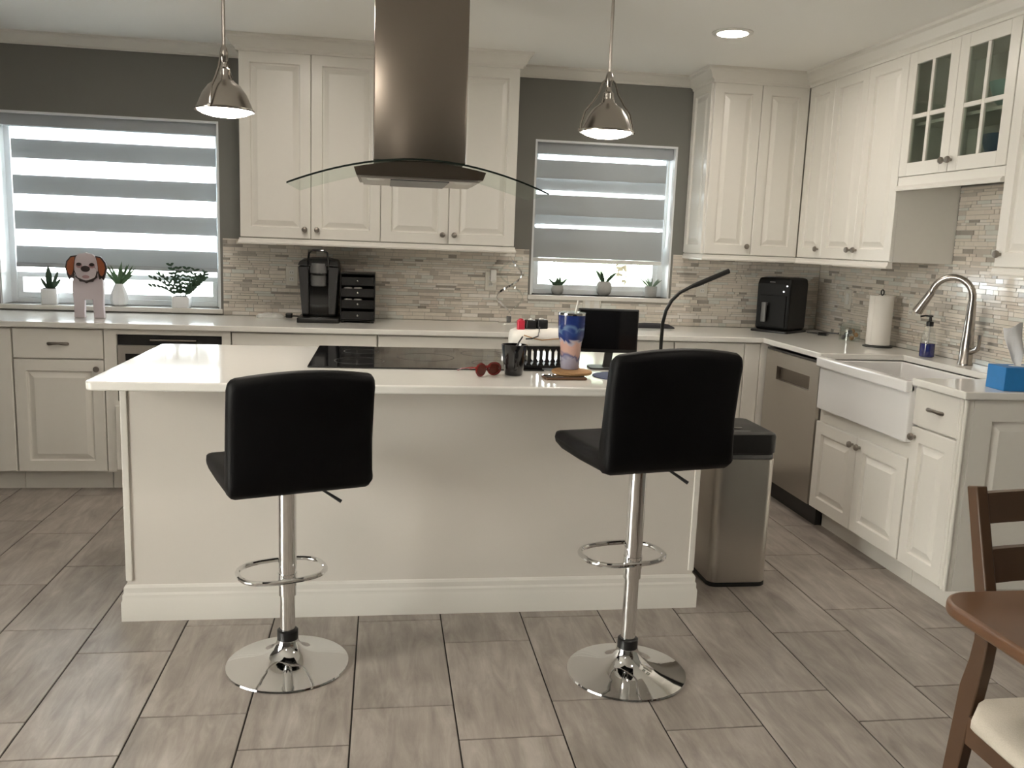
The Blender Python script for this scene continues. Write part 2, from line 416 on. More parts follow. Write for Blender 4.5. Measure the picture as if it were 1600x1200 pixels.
# unseen patio door beside the viewer, added to supply light from the left
def big_opening(name, fr, w, h, div):
    a = fr(0, 0, 0); e = struct_empty(name, a)
    def bx(mb, u0, u1, v0, v1, d0, d1):
        p = fr(u0, v0, d0); q = fr(u1, v1, d1); mb.box(p.x, q.x, p.y, q.y, p.z, q.z)
    f = MB(); t = .06
    bx(f, 0, t, 0, h, .05, .15); bx(f, w-t, w, 0, h, .05, .15); bx(f, t, w-t, 0, t, .05, .15); bx(f, t, w-t, h-t, h, .05, .15)
    for i in range(1, div): bx(f, w*i/div-t/2, w*i/div+t/2, t, h-t, .05, .15)
    obj('frame', f, 'vinyl_white', e, bevel=.003, smooth=False)
    for i in range(div):
        p = MB(); u0 = t if i == 0 else w*i/div+t/2; u1 = w-t if i == div-1 else w*(i+1)/div-t/2
        bx(p, u0, u1, t, h-t, .095, .1); obj('pane', p, 'light_warming_pane', e, smooth=False)
big_opening('added_door_1', lambda u, v, d: Vector((XL-d, W4[0]+u, W4[2]+v)), W4[1]-W4[0], W4[3]-W4[2], 2)

# crown moulding, light rails
crown = lambda z0: [(0, z0), (.012, z0), (.014, z0+.012), (.03, z0+.022), (.05, ZCEIL-.022), (.064, ZCEIL-.014), (.066, ZCEIL), (0, ZCEIL)]
wallcrown = [(0, 2.392), (.010, 2.392), (.012, 2.402), (.028, 2.41), (.052, 2.438), (.066, 2.444), (.068, ZCEIL), (0, ZCEIL)]
XU0, XU4, XR0, DU, ZU, ZT = -3.631, -2.091, -.942, .35, 1.381, 2.378
struct('trim_1', sweep(MB(), wallcrown, [(XL, 0), (XU0, 0)]), 'trim_paint', angle=25)
struct('trim_2', sweep(MB(), wallcrown, [(XU4, 0), (XR0, 0)]), 'trim_paint', angle=25)
struct('trim_3', sweep(MB(), crown(ZT-.006), [(XU0, 0), (XU0, -DU), (XU4, -DU), (XU4, 0)]), 'trim_paint', angle=25)
struct('trim_4', sweep(MB(), crown(ZT-.006), [(XR0, 0), (XR0, -DU), (-DU, -DU), (-DU, -2.62), (0, -2.62)]), 'trim_paint', angle=25)
struct('trim_7', sweep(MB(), wallcrown, [(XL, YF), (XL, -.0)]), 'trim_paint', angle=25)
lrail = [(-.02, ZU-.034), (.010, ZU-.034), (.013, ZU-.026), (.006, ZU-.016), (.004, ZU-.002), (-.02, ZU-.002)]
struct('trim_5', sweep(MB(), lrail, [(XU0, 0), (XU0, -DU), (XU4, -DU), (XU4, 0)]), 'trim_paint', angle=25)
struct('trim_6', sweep(MB(), lrail, [(XR0, 0), (XR0, -DU), (-DU, -DU), (-DU, -1.357)]), 'trim_paint', angle=25)

# ------------------------------------------------------------------ mosaic backsplash, strip by strip
def mosaic_rows(v0, v1, rg):
    v = v0; out = []
    while v < v1-.006:
        h = rg.choice([.0135, .0135, .0175, .023]); h = min(h, v1-v); out.append((v, v+h)); v += h
    return out
def mosaic(u0, u1, v0, v1, holes, rg):
    ps = []
    for a, b in mosaic_rows(v0, v1, rg):
        u = u0 - rg.random()*.05
        while u < u1:
            l = rg.choice([.035, .05, .075, .10, .13]); s, e = max(u, u0), min(u+l, u1); u += l
            segs = [(s, e)]
            for (h0, h1, g0, g1) in holes:
                if b <= g0+1e-6 or a >= g1-1e-6: continue
                ns = []
                for p, q in segs:
                    if q <= h0 or p >= h1: ns.append((p, q)); continue
                    if p < h0: ns.append((p, h0))
                    if q > h1: ns.append((h1, q))
                segs = ns
            for p, q in segs:
                if q-p > .008: ps.append((p, q, a, b, rg.choices(range(7), [26, 20, 12, 10, 12, 6, 14])[0], .004+rg.random()*.003))
    return ps
def strip(mb, fr, p, q, a, b, d):
    g = .0011
    mb.add([fr(p+g, a+g, .001), fr(q-g, a+g, .001), fr(q-g, b-g, .001), fr(p+g, b-g, .001), fr(p+g, a+g, d), fr(q-g, a+g, d), fr(q-g, b-g, d), fr(p+g, b-g, d)],
           [(4, 5, 6, 7), (0, 1, 5, 4), (1, 2, 6, 5), (2, 3, 7, 6), (3, 0, 4, 7)])
rg = random.Random(11)
frb = lambda u, v, d: Vector((u, -.002-d, v))
frr = lambda u, v, d: Vector((-.002-d, -u, v))
back_ps = mosaic(-3.785, -.01, ZC+.001, 1.368, [(W2[0]-.013, W2[1]+.013, W2[2]-.028, 3)], rg)
right_ps = mosaic(.008, 2.435, ZC+.001, 1.382, [], rg) + mosaic(1.36, 2.118, 1.382, 1.762, [], rg)
g = MB().box(-3.785, W2[0]-.013, -.002, .0, ZC, 1.368).box(W2[0]-.013, W2[1]+.013, -.002, 0, ZC, W2[2]-.03).box(W2[1]+.013, 0, -.002, 0, ZC, 1.368)
obj('grout_bed', g, 'grout_light', wall_back, smooth=False)
g = MB().box(-.002, 0, -2.435, -.002, ZC, 1.382).box(-.002, 0, -2.118, -1.36, 1.382, 1.762)
obj('grout_bed', g, 'grout_light', wall_right, smooth=False)
mb = MB()
for p, q, a, b, c, d in back_ps: mb.mi = c; strip(mb, frb, p, q, a, b, d)
obj('mosaic_strips', mb, MOS, wall_back, smooth=False, kind='stuff', recalc=False)
# right wall: the 300 strips that show largest as single parts
def shown(ps):
    p, q, a, b, c, d = ps; P = frr((p+q)/2, (a+b)/2, d); D = P-Vector((CX, CY, CZ)); z = D.dot(fw)
    u = 800+FPX*D.dot(rr)/z; v = 600-FPX*D.dot(uu)/z
    if u > 1610: return 0
    if 1.1 < (p+q)/2 < 9 and (a+b)/2 > 1.40 and (p+q)/2 < 1.36: return 0
    return (q-p)*(b-a)/z**2
order = sorted(right_ps, key=shown, reverse=True)
unit = []
for m in MOS:
    t = MB(); g_ = 0
    t.add([(0, -.5, -.5), (0, .5, -.5), (0, .5, .5), (0, -.5, .5), (-1, -.5, -.5), (-1, .5, -.5), (-1, .5, .5), (-1, -.5, .5)], [(4, 7, 6, 5), (0, 4, 5, 1), (1, 5, 6, 2), (2, 6, 7, 3), (3, 7, 4, 0)])
    me = bpy.data.meshes.new('mosaic_tile'); me.from_pydata(t.v, [], t.f); me.materials.append(m); unit.append(me)
for p, q, a, b, c, d in order[:300]:
    o = bpy.data.objects.new('mosaic_tile', unit[c]); COL.objects.link(o); o.parent = wall_right
    o.location = Vector((-.002, -(p+q)/2, (a+b)/2)) - wl(wall_right); o.scale = (d, q-p-.0022, b-a-.0022)
mb = MB()
for p, q, a, b, c, d in order[300:]: mb.mi = c; strip(mb, lambda u, v, d_: frr(u, v, d_), p, q, a, b, d)
obj('mosaic_strips', mb, MOS, wall_right, smooth=False, kind='stuff')

# ------------------------------------------------------------------ wall cabinets
def upper_back(label, x0, x1, knobs, side=None, xbody=None):
    z0, z1 = ZU, ZT; n = 2
    t = thing('wall_cabinet', label, 'cabinet', ((x0+x1)/2, -DU/2, z0))
    obj('body', MB().box(x0+.001, (xbody or x1)-.001, -DU+.021, -.004, z0, z1), 'cabinet_paint', t, smooth=False)
    w = (x1-x0)/n
    for i in range(n):
        fr = FB(x0+i*w+.0015, -DU+.02, z0+.002)
        d = obj('door', raised_door(fr, w-.003, z1-z0-.004), 'cabinet_paint', t, angle=20)
        if knobs[i] is not None:
            knob(d, fr(.032 if knobs[i] < 0 else w-.035, .052, .02), (0, -1, 0))
    if side == 'left':
        fr = FR(x0+.001, -.012, z0+.004)
        obj('side_panel', raised_door(fr, DU-.035, z1-z0-.008, .012, .05), 'cabinet_paint', t, angle=20)
    return t
upper_back('tall white double-door wall cabinet beside the wide striped window', XU0, (XU0+XU4)/2, (1, -1))
upper_back('tall white double-door wall cabinet behind the steel hood chimney', (XU0+XU4)/2, XU4, (1, -1))
upper_back('white corner wall cabinet with a panelled side next to the small window', XR0, -DU-.001, (1, None), 'left', -.004)
def upper_right(label, y0, y1, n, knobs, z0=ZU, z1=ZT):
    t = thing('wall_cabinet', label, 'cabinet', (-DU/2, -(y0+y1)/2, z0))
    obj('body', MB().box(-DU+.021, -.004, -y1+.001, -y0-.001, z0, z1), 'cabinet_paint', t, smooth=False)
    w = (y1-y0)/n
    for i in range(n):
        fr = FR(-DU+.02, -(y0+i*w+.0015), z0+.002)
        d = obj('door', raised_door(fr, w-.003, z1-z0-.004), 'cabinet_paint', t, angle=20)
        if knobs[i] is not None:
            knob(d, fr(.032 if knobs[i] < 0 else w-.035, .052, .02), (-1, 0, 0))
    return t
upper_right('narrow white single-door wall cabinet in the corner above the air fryer', .352, .648, 1, (1,))
upper_right('white double-door wall cabinet above the paper towels', .648, 1.356, 2, (1, -1))
t = upper_right('white single-door wall cabinet next to the glass-door cabinet, above the tissue box', 2.122, 2.615, 1, (-1,))
obj('light_rail', sweep(MB(), lrail, [(-DU, -2.122), (-DU, -2.615)]), 'trim_paint', t, angle=25)
# glass-door cabinet above the sink
gy0, gy1, gz0 = 1.358, 2.120, 1.792
t = thing('glass_door_cabinet', 'white wall cabinet with two glass-paned doors above the sink', 'cabinet', (-DU/2, -(gy0+gy1)/2, gz0))
b = MB().box(-DU+.021, -.004, -gy0-.019, -gy0-.001, gz0, ZT).box(-DU+.021, -.004, -gy1+.001, -gy1+.019, gz0, ZT)
b.box(-DU+.021, -.004, -gy1+.019, -gy0-.019, gz0, gz0+.018).box(-DU+.021, -.004, -gy1+.019, -gy0-.019, ZT-.018, ZT).box(-.016, -.004, -gy1+.019, -gy0-.019, gz0+.018, ZT-.018)
obj('body', b, 'cabinet_inside', t, smooth=False)
obj('shelf', MB().box(-DU+.05, -.017, -gy1+.02, -gy0-.02, 2.035, 2.05), 'cabinet_inside', t, smooth=False)
w = (gy1-gy0)/2; H = ZT-gz0
for i in range(2):
    fr = FR(-DU+.02, -(gy0+i*w+.0015), gz0+.002); dw = w-.003; dh = H-.004; s = .062
    mb = MB()
    def bar(u0, u1, v0, v1, d0=0., d1=.02):
        p = fr(u0, v0, d0); q = fr(u1, v1, d1); mb.box(p.x, q.x, p.y, q.y, p.z, q.z)
    bar(0, s, 0, dh); bar(dw-s, dw, 0, dh); bar(s, dw-s, 0, s); bar(s, dw-s, dh-s, dh)
    um = dw/2; vm = s+(dh-2*s)*.47; q_ = .010
    bar(um-q_, um+q_, s, dh-s, .004, .018); bar(s, um-q_, vm-q_, vm+q_, .004, .018); bar(um+q_, dw-s, vm-q_, vm+q_, .004, .018)
    d = obj('door', mb, 'cabinet_paint', t, smooth=False, bevel=.002)
    for (a0, a1) in ((s, um-q_), (um+q_, dw-s)):
        for (c0, c1) in ((s, vm-q_), (vm+q_, dh-s)):
            p = fr(a0, c0, .008); q = fr(a1, c1, .011)
            obj('pane', MB().box(p.x, q.x, p.y, q.y, p.z, q.z), 'cabinet_glass', d, smooth=False)
    knob(d, fr(dw-.022 if i == 0 else .022, .05, .02), (-1, 0, 0))
vz = gz0-.062
obj('valance', MB().box(-DU+.004, -DU+.024, -gy1+.001, -gy0-.001, vz, gz0-.001), 'cabinet_paint', t, smooth=False)
obj('valance_moulding', sweep(MB(), [(-.004, vz-.004), (.012, vz-.004), (.014, vz+.008), (.004, vz+.020), (-.004, vz+.020)], [(-DU, -gy0-.002), (-DU, -gy1+.002)]), 'trim_paint', t, angle=25)
# dishes in the glass cabinet
def bowl(mat, P, r, h, label):
    o = obj('bowl', MB().lathe([(r*.45, 0), (r*.75, h*.3), (r, h), (r*.95, h), (r*.7, h*.35), (r*.3, h*.15)], P, 24), mat)
    return tag(o, label, 'bowl')
bowl('blue_dish', (-.19, -1.93, gz0+.018), .125, .13, 'large dark blue bowl behind the right glass door')
bowl('teal_dish', (-.19, -1.92, 2.05), .11, .11, 'pale teal bowl on the upper shelf behind the glass door')
bowl('cabinet_inside', (-.17, -1.55, 2.05), .09, .07, 'grey bowl on the upper shelf behind the left glass door')

# ------------------------------------------------------------------ base cabinets
YB = -.63; ZB0, ZB1 = .115, .882
def base_back(label, x0, x1, fronts):
    """fronts: (kind, u0, u1, z0, z1, hardware)"""
    t = thing('base_cabinet', label, 'cabinet', ((x0+x1)/2, -.3, 0))
    obj('body', MB().box(x0+.0008, x1-.0008, YB+.021, -.004, .11, ZB1), 'cabinet_paint', t, smooth=False)
    obj('toe_kick', MB().box(x0+.0008, x1-.0008, -.545, -.525, 0, .109), 'cabinet_paint', t, smooth=False)
    for (kind, a, b, c, d_, hw) in fronts:
        fr = FB(x0+a, YB+.02, c); w = b-a; h = d_-c
        if kind == 'drawer':
            d = obj('drawer', flat_front(fr, w, h), 'cabinet_paint', t, angle=20)
            if hw: pull(d, fr, w/2, h/2, .1)
        elif kind == 'flat': obj('front_panel', flat_front(fr, w, h), 'cabinet_paint', t, angle=20)
        else:
            d = obj('door', raised_door(fr, w, h), 'cabinet_paint', t, angle=20)
            if hw: knob(d, fr(.032 if hw < 0 else w-.032, h-.045, .02), (0, -1, 0))
    return t
g2 = .003
base_back('white base cabinet with a plain front at the far end under the wide window', -5.25, -4.737, [('flat', g2, .51, ZB0, ZB1-.004, 0)])
base_back('white base cabinet with one pull drawer and one door below the dog figure', -4.735, -4.287, [('drawer', g2, .445, .722, ZB1-.004, 1), ('door', g2, .445, ZB0, .715, 1)])
W_ = .79
base_back('white base cabinet below the coffee maker', -3.640, -2.868, [('drawer', g2, .769, .722, ZB1-.004, 1), ('door', g2, .3845, ZB0, .715, 1), ('door', .3875, .769, ZB0, .715, -1)])
base_back('white base cabinet below the clear twisted lamp', -2.866, -2.022, [('drawer', g2, .841, .722, ZB1-.004, 1), ('door', g2, .4205, ZB0, .715, 1), ('door', .4235, .841, ZB0, .715, -1)])
base_back('white base cabinet below the small window', -2.020, -1.180, [('drawer', g2, .837, .722, ZB1-.004, 1), ('door', g2, .4185, ZB0, .715, 1), ('door', .4215, .837, ZB0, .715, -1)])
t = base_back('white base cabinet with filler strip in the corner beside the dishwasher', -1.178, -.655, [('drawer', g2, .424, .722, ZB1-.004, 0), ('door', g2, .424, ZB0, .715, 1), ('flat', .428, .521, ZB0, ZB1-.004, 0)])
obj('corner_box', MB().box(-.654, -.004, -.64, -.004, .11, ZB1), 'cabinet_paint', t, smooth=False)
# microwave cabinet
x0, x1 = -4.285, -3.642
t = thing('microwave_cabinet', 'white base cabinet framing the built-in microwave', 'cabinet', ((x0+x1)/2, -.3, 0))
mx0, mx1, mz0, mz1 = -4.222, -3.688, .50, .856
b = MB().box(x0+.001, mx0, YB+.001, -.004, .11, ZB1).box(mx1, x1-.001, YB+.001, -.004, .11, ZB1).box(mx0, mx1, YB+.001, -.004, mz1, ZB1).box(mx0, mx1, YB+.001, -.004, .11, mz0)
obj('body', b, 'cabinet_paint', t, smooth=False)
obj('toe_kick', MB().box(x0+.001, x1-.001, -.545, -.525, 0, .109), 'cabinet_paint', t, smooth=False)
obj('drawer', raised_door(FB(x0+.05, YB, .125), .543, .35, .018, .05), 'cabinet_paint', t, angle=20)
t = thing('microwave_oven', 'black and steel built-in microwave in the white base run', 'microwave', ((mx0+mx1)/2, -.3, mz0+.001), local=False)
obj('body', MB().box(mx0+.004, mx1-.004, YB+.012, -.06, mz0+.001, mz1-.003), 'black_plastic', t, smooth=False)
dfr = FB(mx0+.006, YB+.012, mz0+.004)
obj('door', rect_loops(MB(), dfr, mx1-mx0-.012, .295, [(0, 0), (0, .016), (.003, .019), (.006, .019)]), 'brushed_steel', t, angle=20)
obj('door_window', MB().box(mx0+.045, mx1-.045, YB-.009, YB-.006, mz0+.04, mz0+.255), 'black_gloss', t, smooth=False)
obj('handle', MB().tube([(mx0+.17, YB+.012, mz1-.028), (mx0+.17, YB-.004, mz1-.028), (mx1-.13, YB-.004, mz1-.028), (mx1-.13, YB+.012, mz1-.028)], .006, 8), 'nickel', t)

# right run
XF = -.63
def base_right_part(t, kind, y0, y1, z0, z1, hw):
    fr = FR(XF+.02, -y0, z0); w = y1-y0; h = z1-z0
    if kind == 'drawer':
        d = obj('drawer', flat_front(fr, w, h), 'cabinet_paint', t, angle=20); pull(d, fr, w/2, h/2, .1)
    else:
        d = obj('door', raised_door(fr, w, h, s=.06), 'cabinet_paint', t, angle=20)
        knob(d, fr(.03 if hw < 0 else w-.03, h-.04, .02), (-1, 0, 0))
t = thing('sink_cabinet', 'white double-door base cabinet under the apron sink', 'cabinet', (-.3, -1.71, 0))
b = MB().box(XF+.021, -.004, -2.109, -1.308, .11, .628).box(XF+.021, -.004, -1.322, -1.308, .628, ZB1).box(XF+.021, -.004, -2.112, -2.126, .628, ZB1)
obj('body', MB().box(XF+.021, -.004, -2.109, -1.308, .11, .632), 'cabinet_paint', t, smooth=False)
obj('toe_kick', MB().box(-.545, -.525, -2.109, -1.308, 0, .109), 'cabinet_paint', t, smooth=False)
base_right_part(t, 'door', 1.312, 1.708, ZB0, .565, 1)
base_right_part(t, 'door', 1.711, 2.106, ZB0, .565, -1)
t = thing('base_cabinet', 'narrow white base cabinet with drawer and door at the end beside the sink', 'cabinet', (-.3, -2.28, 0))
obj('body', MB().box(XF+.021, -.004, -2.412, -2.128, .11, ZB1), 'cabinet_paint', t, smooth=False)
obj('toe_kick', MB().box(-.545, -.525, -2.43, -2.112, 0, .109), 'cabinet_paint', t, smooth=False)
base_right_part(t, 'drawer', 2.117, 2.408, .718, ZB1-.004, 1)
base_right_part(t, 'door', 2.117, 2.408, ZB0, .710, -1)
post = MB()
pr = [(0, 0), (.006, .004), (.012, .0), (.014, -.006), (.020, -.006), (.022, .0), (.028, .004), (.034, 0)]
post.box(XF+.010, XF+.03, -2.446, -2.412, .11, ZB1)
for k in range(2): post.cyl((XF+.003, -2.4215-.0205*k, .112), (XF+.003, -2.4215-.0205*k, ZB1-.002), .0085, 10)
obj('corner_post', post, 'cabinet_paint', t)
fr = FB(XF+.03, -2.412, .11)
obj('end_panel', raised_door(fr, -.004-(XF+.03), ZB1-.11, .034, .085), 'cabinet_paint', t, angle=20)
obj('end_plinth', MB().box(-.545, -.004, -2.444, -2.430, 0, .109), 'cabinet_paint', t, smooth=False)

# dishwasher
t = thing('dishwasher', 'stainless steel dishwasher with a pocket handle and black kick plate', 'dishwasher', (-.3, -.98, 0))
y0, y1 = .664, 1.300
obj('tub', MB().box(-.60, -.03, -y1, -y0, .10, .868), 'black_plastic', t, smooth=False)
mb = MB()
for a, b_, c, d_ in ((y0, y1, .115, .70), (y0, y0+.15, .70, .775), (y1-.10, y1, .70, .775), (y0, y1, .775, .855)): mb.box(-.632, -.601, -a-.003, -b_+.003, c, d_)
obj('door', mb, 'brushed_steel', t, smooth=False)
obj('pocket_handle', MB().box(-.612, -.602, -(y1-.10), -(y0+.15), .70, .775), 'hood_steel', t, smooth=False)
obj('control_strip', MB().box(-.63, -.601, -y1+.003, -y0-.003, .857, .868), 'black_gloss', t, smooth=False)
obj('kick_plate', MB().box(-.58, -.55, -y1, -y0, 0, .099), 'black_plastic', t, smooth=False)

# worktop: one L with the sink cut out of its front edge
SY0, SY1, SX = 1.335, 2.118, -.20
poly = [(-5.3, -.652), (-.652, -.652), (-.652, -SY0), (SX, -SY0), (SX, -SY1), (-.652, -SY1), (-.652, -2.462), (-.009, -2.462), (-.009, -.009), (-5.3, -.009)]
o = obj('worktop', MB().prism(poly, FT(0, 0, 0), .884, ZC), 'quartz', smooth=False, bevel=.005, seg=3)
tag(o, 'L-shaped white quartz worktop along the back and right walls', 'worktop')
# apron sink
t = thing('apron_sink', 'white apron-front farmhouse sink set into the worktop', 'sink', (-.43, -1.72, .634))
a, b_ = SY0+.002, SY1-.002
def shell(o0, o1, i0, i1, z0, z1, zi):
    (X0, Y0), (X1, Y1) = o0, o1; (x0, y0), (x1, y1) = i0, i1
    R = lambda A, B, z: [(A[0], A[1], z), (B[0], A[1], z), (B[0], B[1], z), (A[0], B[1], z)]
    return MB().loops([R(o0, o1, z0), R(o0, o1, z1), R(i0, i1, z1), R((x0+.015, y0+.015), (x1-.015, y1-.015), zi)])
obj('basin', shell((-.652, -b_), (SX-.002, -a), (-.625, -b_+.022), (SX-.02, -a-.022), .636, .882, .67), 'fireclay', t, smooth=False, bevel=.006, seg=3)
obj('front_rim', MB().box(-.676, -.630, -b_, -a, .850, .899), 'fireclay', t, smooth=False, bevel=.007, seg=3)
obj('drain', MB().lathe([(.04, .6705), (.04, .674), (.03, .674), (.028, .671)], (-.42, -1.73, 0), 20), 'chrome', t)
# faucet
t = thing('kitchen_faucet', 'tall brushed nickel gooseneck faucet behind the sink', 'faucet', (-.10, -1.675, ZC))
fx, fy = -.10, -1.675
dx, dy = -.62, .78     # spout direction over the basin, turned towards the corner
bodyp = [(.034, 0), (.034, .010), (.030, .016), (.030, .10), (.026, .13), (.018, .30)]
obj('body', MB().lathe(bodyp, (fx, fy, ZC), 20), 'nickel', t)
R_ = .094; pts = [Vector((fx, fy, ZC+.29))]
for k in range(15):
    a_ = PI*k/14*.93; s_ = R_*(1-math.cos(a_)); h_ = R_*math.sin(a_)
    pts.append(Vector((fx+dx*s_, fy+dy*s_, ZC+.315+h_)))
obj('spout', MB().tube(pts, .0160, 14), 'nickel', t)
e = pts[-1]; dirv = (pts[-1]-pts[-2]).normalized(); dirv = (dirv+Vector((dx*.22, dy*.22, 0))).normalized()
obj('spray_head', MB().lathe([(.016, 0), (.0185, .010), (.018, .02), (.0225, .095), (.025, .118), (.019, .121)], e, 18, dirv), 'nickel', t)
obj('lever', MB().cyl((fx, fy, ZC+.055), (fx+.005, fy-.052, ZC+.075), .013, 14).tube([(fx+.004, fy-.048, ZC+.075), (fx+.006, fy-.066, ZC+.082), (fx+.006, fy-.074, ZC+.105), (fx+.004, fy-.074, ZC+.15)], .008, 10, rads=[.013, .012, .008, .009]), 'nickel', t)

# ------------------------------------------------------------------ island
IX0, IX1, IY0, IY1 = -3.745, -1.605, -2.274, -1.49
t = thing('kitchen_island', 'white kitchen island base with skirting, behind the bar stools', 'island', ((IX0+IX1)/2, (IY0+IY1)/2, 0))
obj('body', MB().box(IX0+.004, IX1-.004, IY0, IY1, .0, .882), 'island_paint', t, smooth=False)
for xx in (IX0, IX1-.024):
    obj('corner_trim', MB().box(xx, xx+.024, IY0-.006, IY0+.03, .15, .882), 'trim_paint', t, smooth=False, bevel=.003)
sk = [(0, 0), (.016, 0), (.016, .072), (.012, .082), (.012, .098), (.008, .106), (.008, .124), (.004, .132), (0, .135)]
obj('skirting', sweep(MB(), sk, [(IX0, IY1), (IX0, IY0-.0005), (IX1, IY0-.0005), (IX1, IY1)]), 'trim_paint', t, angle=25)
def rpoly(x0, x1, y0, y1, r, seg=5):
    out = []
    for cx, cy, a in ((x1-r, y1-r, 0), (x0+r, y1-r, PI/2), (x0+r, y0+r, PI), (x1-r, y0+r, 1.5*PI)):
        for k in range(seg+1): out.append((cx+r*math.cos(a+PI/2*k/seg), cy+r*math.sin(a+PI/2*k/seg)))
    return out
o = obj('island_worktop', MB().prism(rpoly(-3.798, -1.585, -2.482, -1.45, .03), FT(0, 0, 0), .8825, ZC), 'quartz', smooth=True, angle=30, bevel=.006, seg=3)
tag(o, 'white quartz island worktop with rounded corners carrying the black cooktop', 'worktop')
t = thing('cooktop', 'flat black glass cooktop set into the island worktop', 'cooktop', (-2.665, -1.785, ZC))
obj('glass_top', MB().prism(rpoly(-3.12, -2.21, -2.105, -1.462, .008), FT(0, 0, 0), ZC+.0006, ZC+.006), 'black_gloss', t, smooth=False, bevel=.0015)
for (bx_, by_, br_) in ((-2.93, -1.93, .10), (-2.93, -1.64, .075), (-2.66, -1.79, .12), (-2.40, -1.93, .08), (-2.40, -1.64, .10)):
    obj('burner_ring', MB().lathe([(br_, ZC+.0061), (br_, ZC+.0064), (br_-.003, ZC+.0064), (br_-.003, ZC+.0061)], (bx_, by_, 0), 40, cap0=False, cap1=False), 'dark_grey_plastic', t)

# ------------------------------------------------------------------ island hood
hx, hy = -2.708, -1.83
t = thing('range_hood', 'steel island hood with a square chimney and curved glass canopy', 'range hood', (hx, hy, 1.60))
obj('chimney', MB().rbox(hx-.177, hx+.177, hy-.15, hy+.15, 1.70, ZCEIL-.001, .006, 2), 'hood_steel', t, angle=30)
obj('ceiling_collar', MB().rbox(hx-.181, hx+.181, hy-.154, hy+.154, 2.40, ZCEIL-.001, .006, 2), 'hood_steel', t, angle=30)
GL, GS = .482, .104
def arc_z(x): return 1.700-GS*(abs(x)/GL)**1.9
n = 28; rings = []
for th in (0, .008):
    pass
mb = MB(); top = []; bot = []
for i in range(n+1):
    x = -GL+2*GL*i/n; z = arc_z(x)
    dpt = .30*(1-.30*max(0, (abs(x)/GL-.55)/.45)**2)
    rings.append([(hx+x, hy-.30, z-.007), (hx+x, hy-.30, z), (hx+x, hy+dpt, z), (hx+x, hy+dpt, z-.007)])
mb.loops(rings)
obj('glass_canopy', mb, 'hood_glass', t, angle=50)
# dark polished front edge of the glass
mb = MB(); rings = []
for i in range(n+1):
    x = -GL+2*GL*i/n; z = arc_z(x); rings.append([(hx+x, hy-.3035, z-.007), (hx+x, hy-.3035, z), (hx+x, hy-.3005, z), (hx+x, hy-.3005, z-.007)])
mb.loops(rings)
pbr('glass_edge', (.012, .018, .015), .15)
obj('glass_edge', mb, 'glass_edge', t, angle=50)
mb = MB(); rings = []
for i in range(13):
    x = -.245+.49*i/12; zt = arc_z(x)-.0085; w_ = .0 if i in (0, 12) else 0
    rings.append([(hx+x, hy-.255, 1.634), (hx+x, hy-.262, zt), (hx+x, hy+.22, zt), (hx+x, hy+.22, 1.634)])
rings = [[(hx-.235, p[1], p[2]) if (k in (0, 3) and i == 0) else ((hx+.235, p[1], p[2]) if (k in (0, 3) and i == 12) else p) for k, p in enumerate(r)] for i, r in enumerate(rings)]
mb.loops(rings)
obj('motor_housing', mb, 'hood_steel', t, angle=30)
obj('underside', MB().box(hx-.22, hx+.22, hy-.245, hy+.21, 1.626, 1.6338), 'brushed_steel', t, smooth=False)
f = obj('grease_filter', MB().box(hx-.11, hx+.11, hy-.225, hy+.19, 1.622, 1.6258), 'mid_grey_plastic', t, smooth=False)
for s_ in (-1, 1):
    obj('lamp_lens', MB().lathe([(.03, 1.6225), (.034, 1.6258)], (hx+s_*.165, hy-.19, 0), 20), 'white_plastic', t)

# ------------------------------------------------------------------ lamps
def pendant(label, x, y, rot):
    t = thing('pendant_lamp', label, 'pendant lamp', (x, y, 1.825), rot, 'pendants over the island', local=True)
    z = .025
    prof = [(.108, z), (.109, z+.006), (.103, z+.010), (.095, z+.028), (.080, z+.062), (.058, z+.092), (.036, z+.108), (.034, z+.112), (.024, z+.114), (.022, z+.150), (.012, z+.158), (.010, z+.175)]
    inner = [(.010, z+.170), (.030, z+.106), (.056, z+.088), (.078, z+.058), (.092, z+.026), (.100, z+.004), (.108, z)]
    obj('shade', MB().lathe(prof+inner, (0, 0, 0), 40, cap0=False, cap1=False), 'nickel', t, angle=30)
    obj('diffuser', MB().lathe([(.098, z+.006), (.097, z-.001), (.080, z-.010), (.050, z-.018), (.02, z-.021), (.004, z-.0215)], (0, 0, 0), 36), 'pendant_glow', t, angle=60)
    y_ = MB()
    for s in (-1, 1):
        pts = [(s*.108, 0, z+.004), (s*.106, 0, z+.03), (s*.092, 0, z+.078), (s*.064, 0, z+.112), (s*.040, 0, z+.15), (s*.026, 0, z+.19), (s*.010, 0, z+.205), (0, 0, z+.207)]
        y_.tube(pts, .0042, 8)
    y_.lathe([(.009, z+.170), (.014, z+.185), (.016, z+.205), (.012, z+.225), (.006, z+.235)], (0, 0, 0), 14)
    obj('yoke', y_, 'nickel', t)
    obj('bolt', MB().cyl((-.116, 0, z+.006), (-.098, 0, z+.006), .006, 8), 'nickel', t); obj('bolt', MB().cyl((.098, 0, z+.006), (.116, 0, z+.006), .006, 8), 'nickel', t)
    top = ZCEIL-1.825
    obj('rod', MB().cyl((0, 0, z+.23), (0, 0, top-.02), .0065, 10), 'nickel', t)
    obj('ceiling_canopy', MB().lathe([(.02, top-.03), (.055, top-.016), (.06, top-.001)], (0, 0, 0), 24), 'nickel', t)
    return t
pendant('nickel dome pendant lamp hanging near the wide striped window', -3.432, -1.95, 1.25)
pendant('nickel dome pendant lamp hanging in front of the small window', -1.973, -1.95, .05)
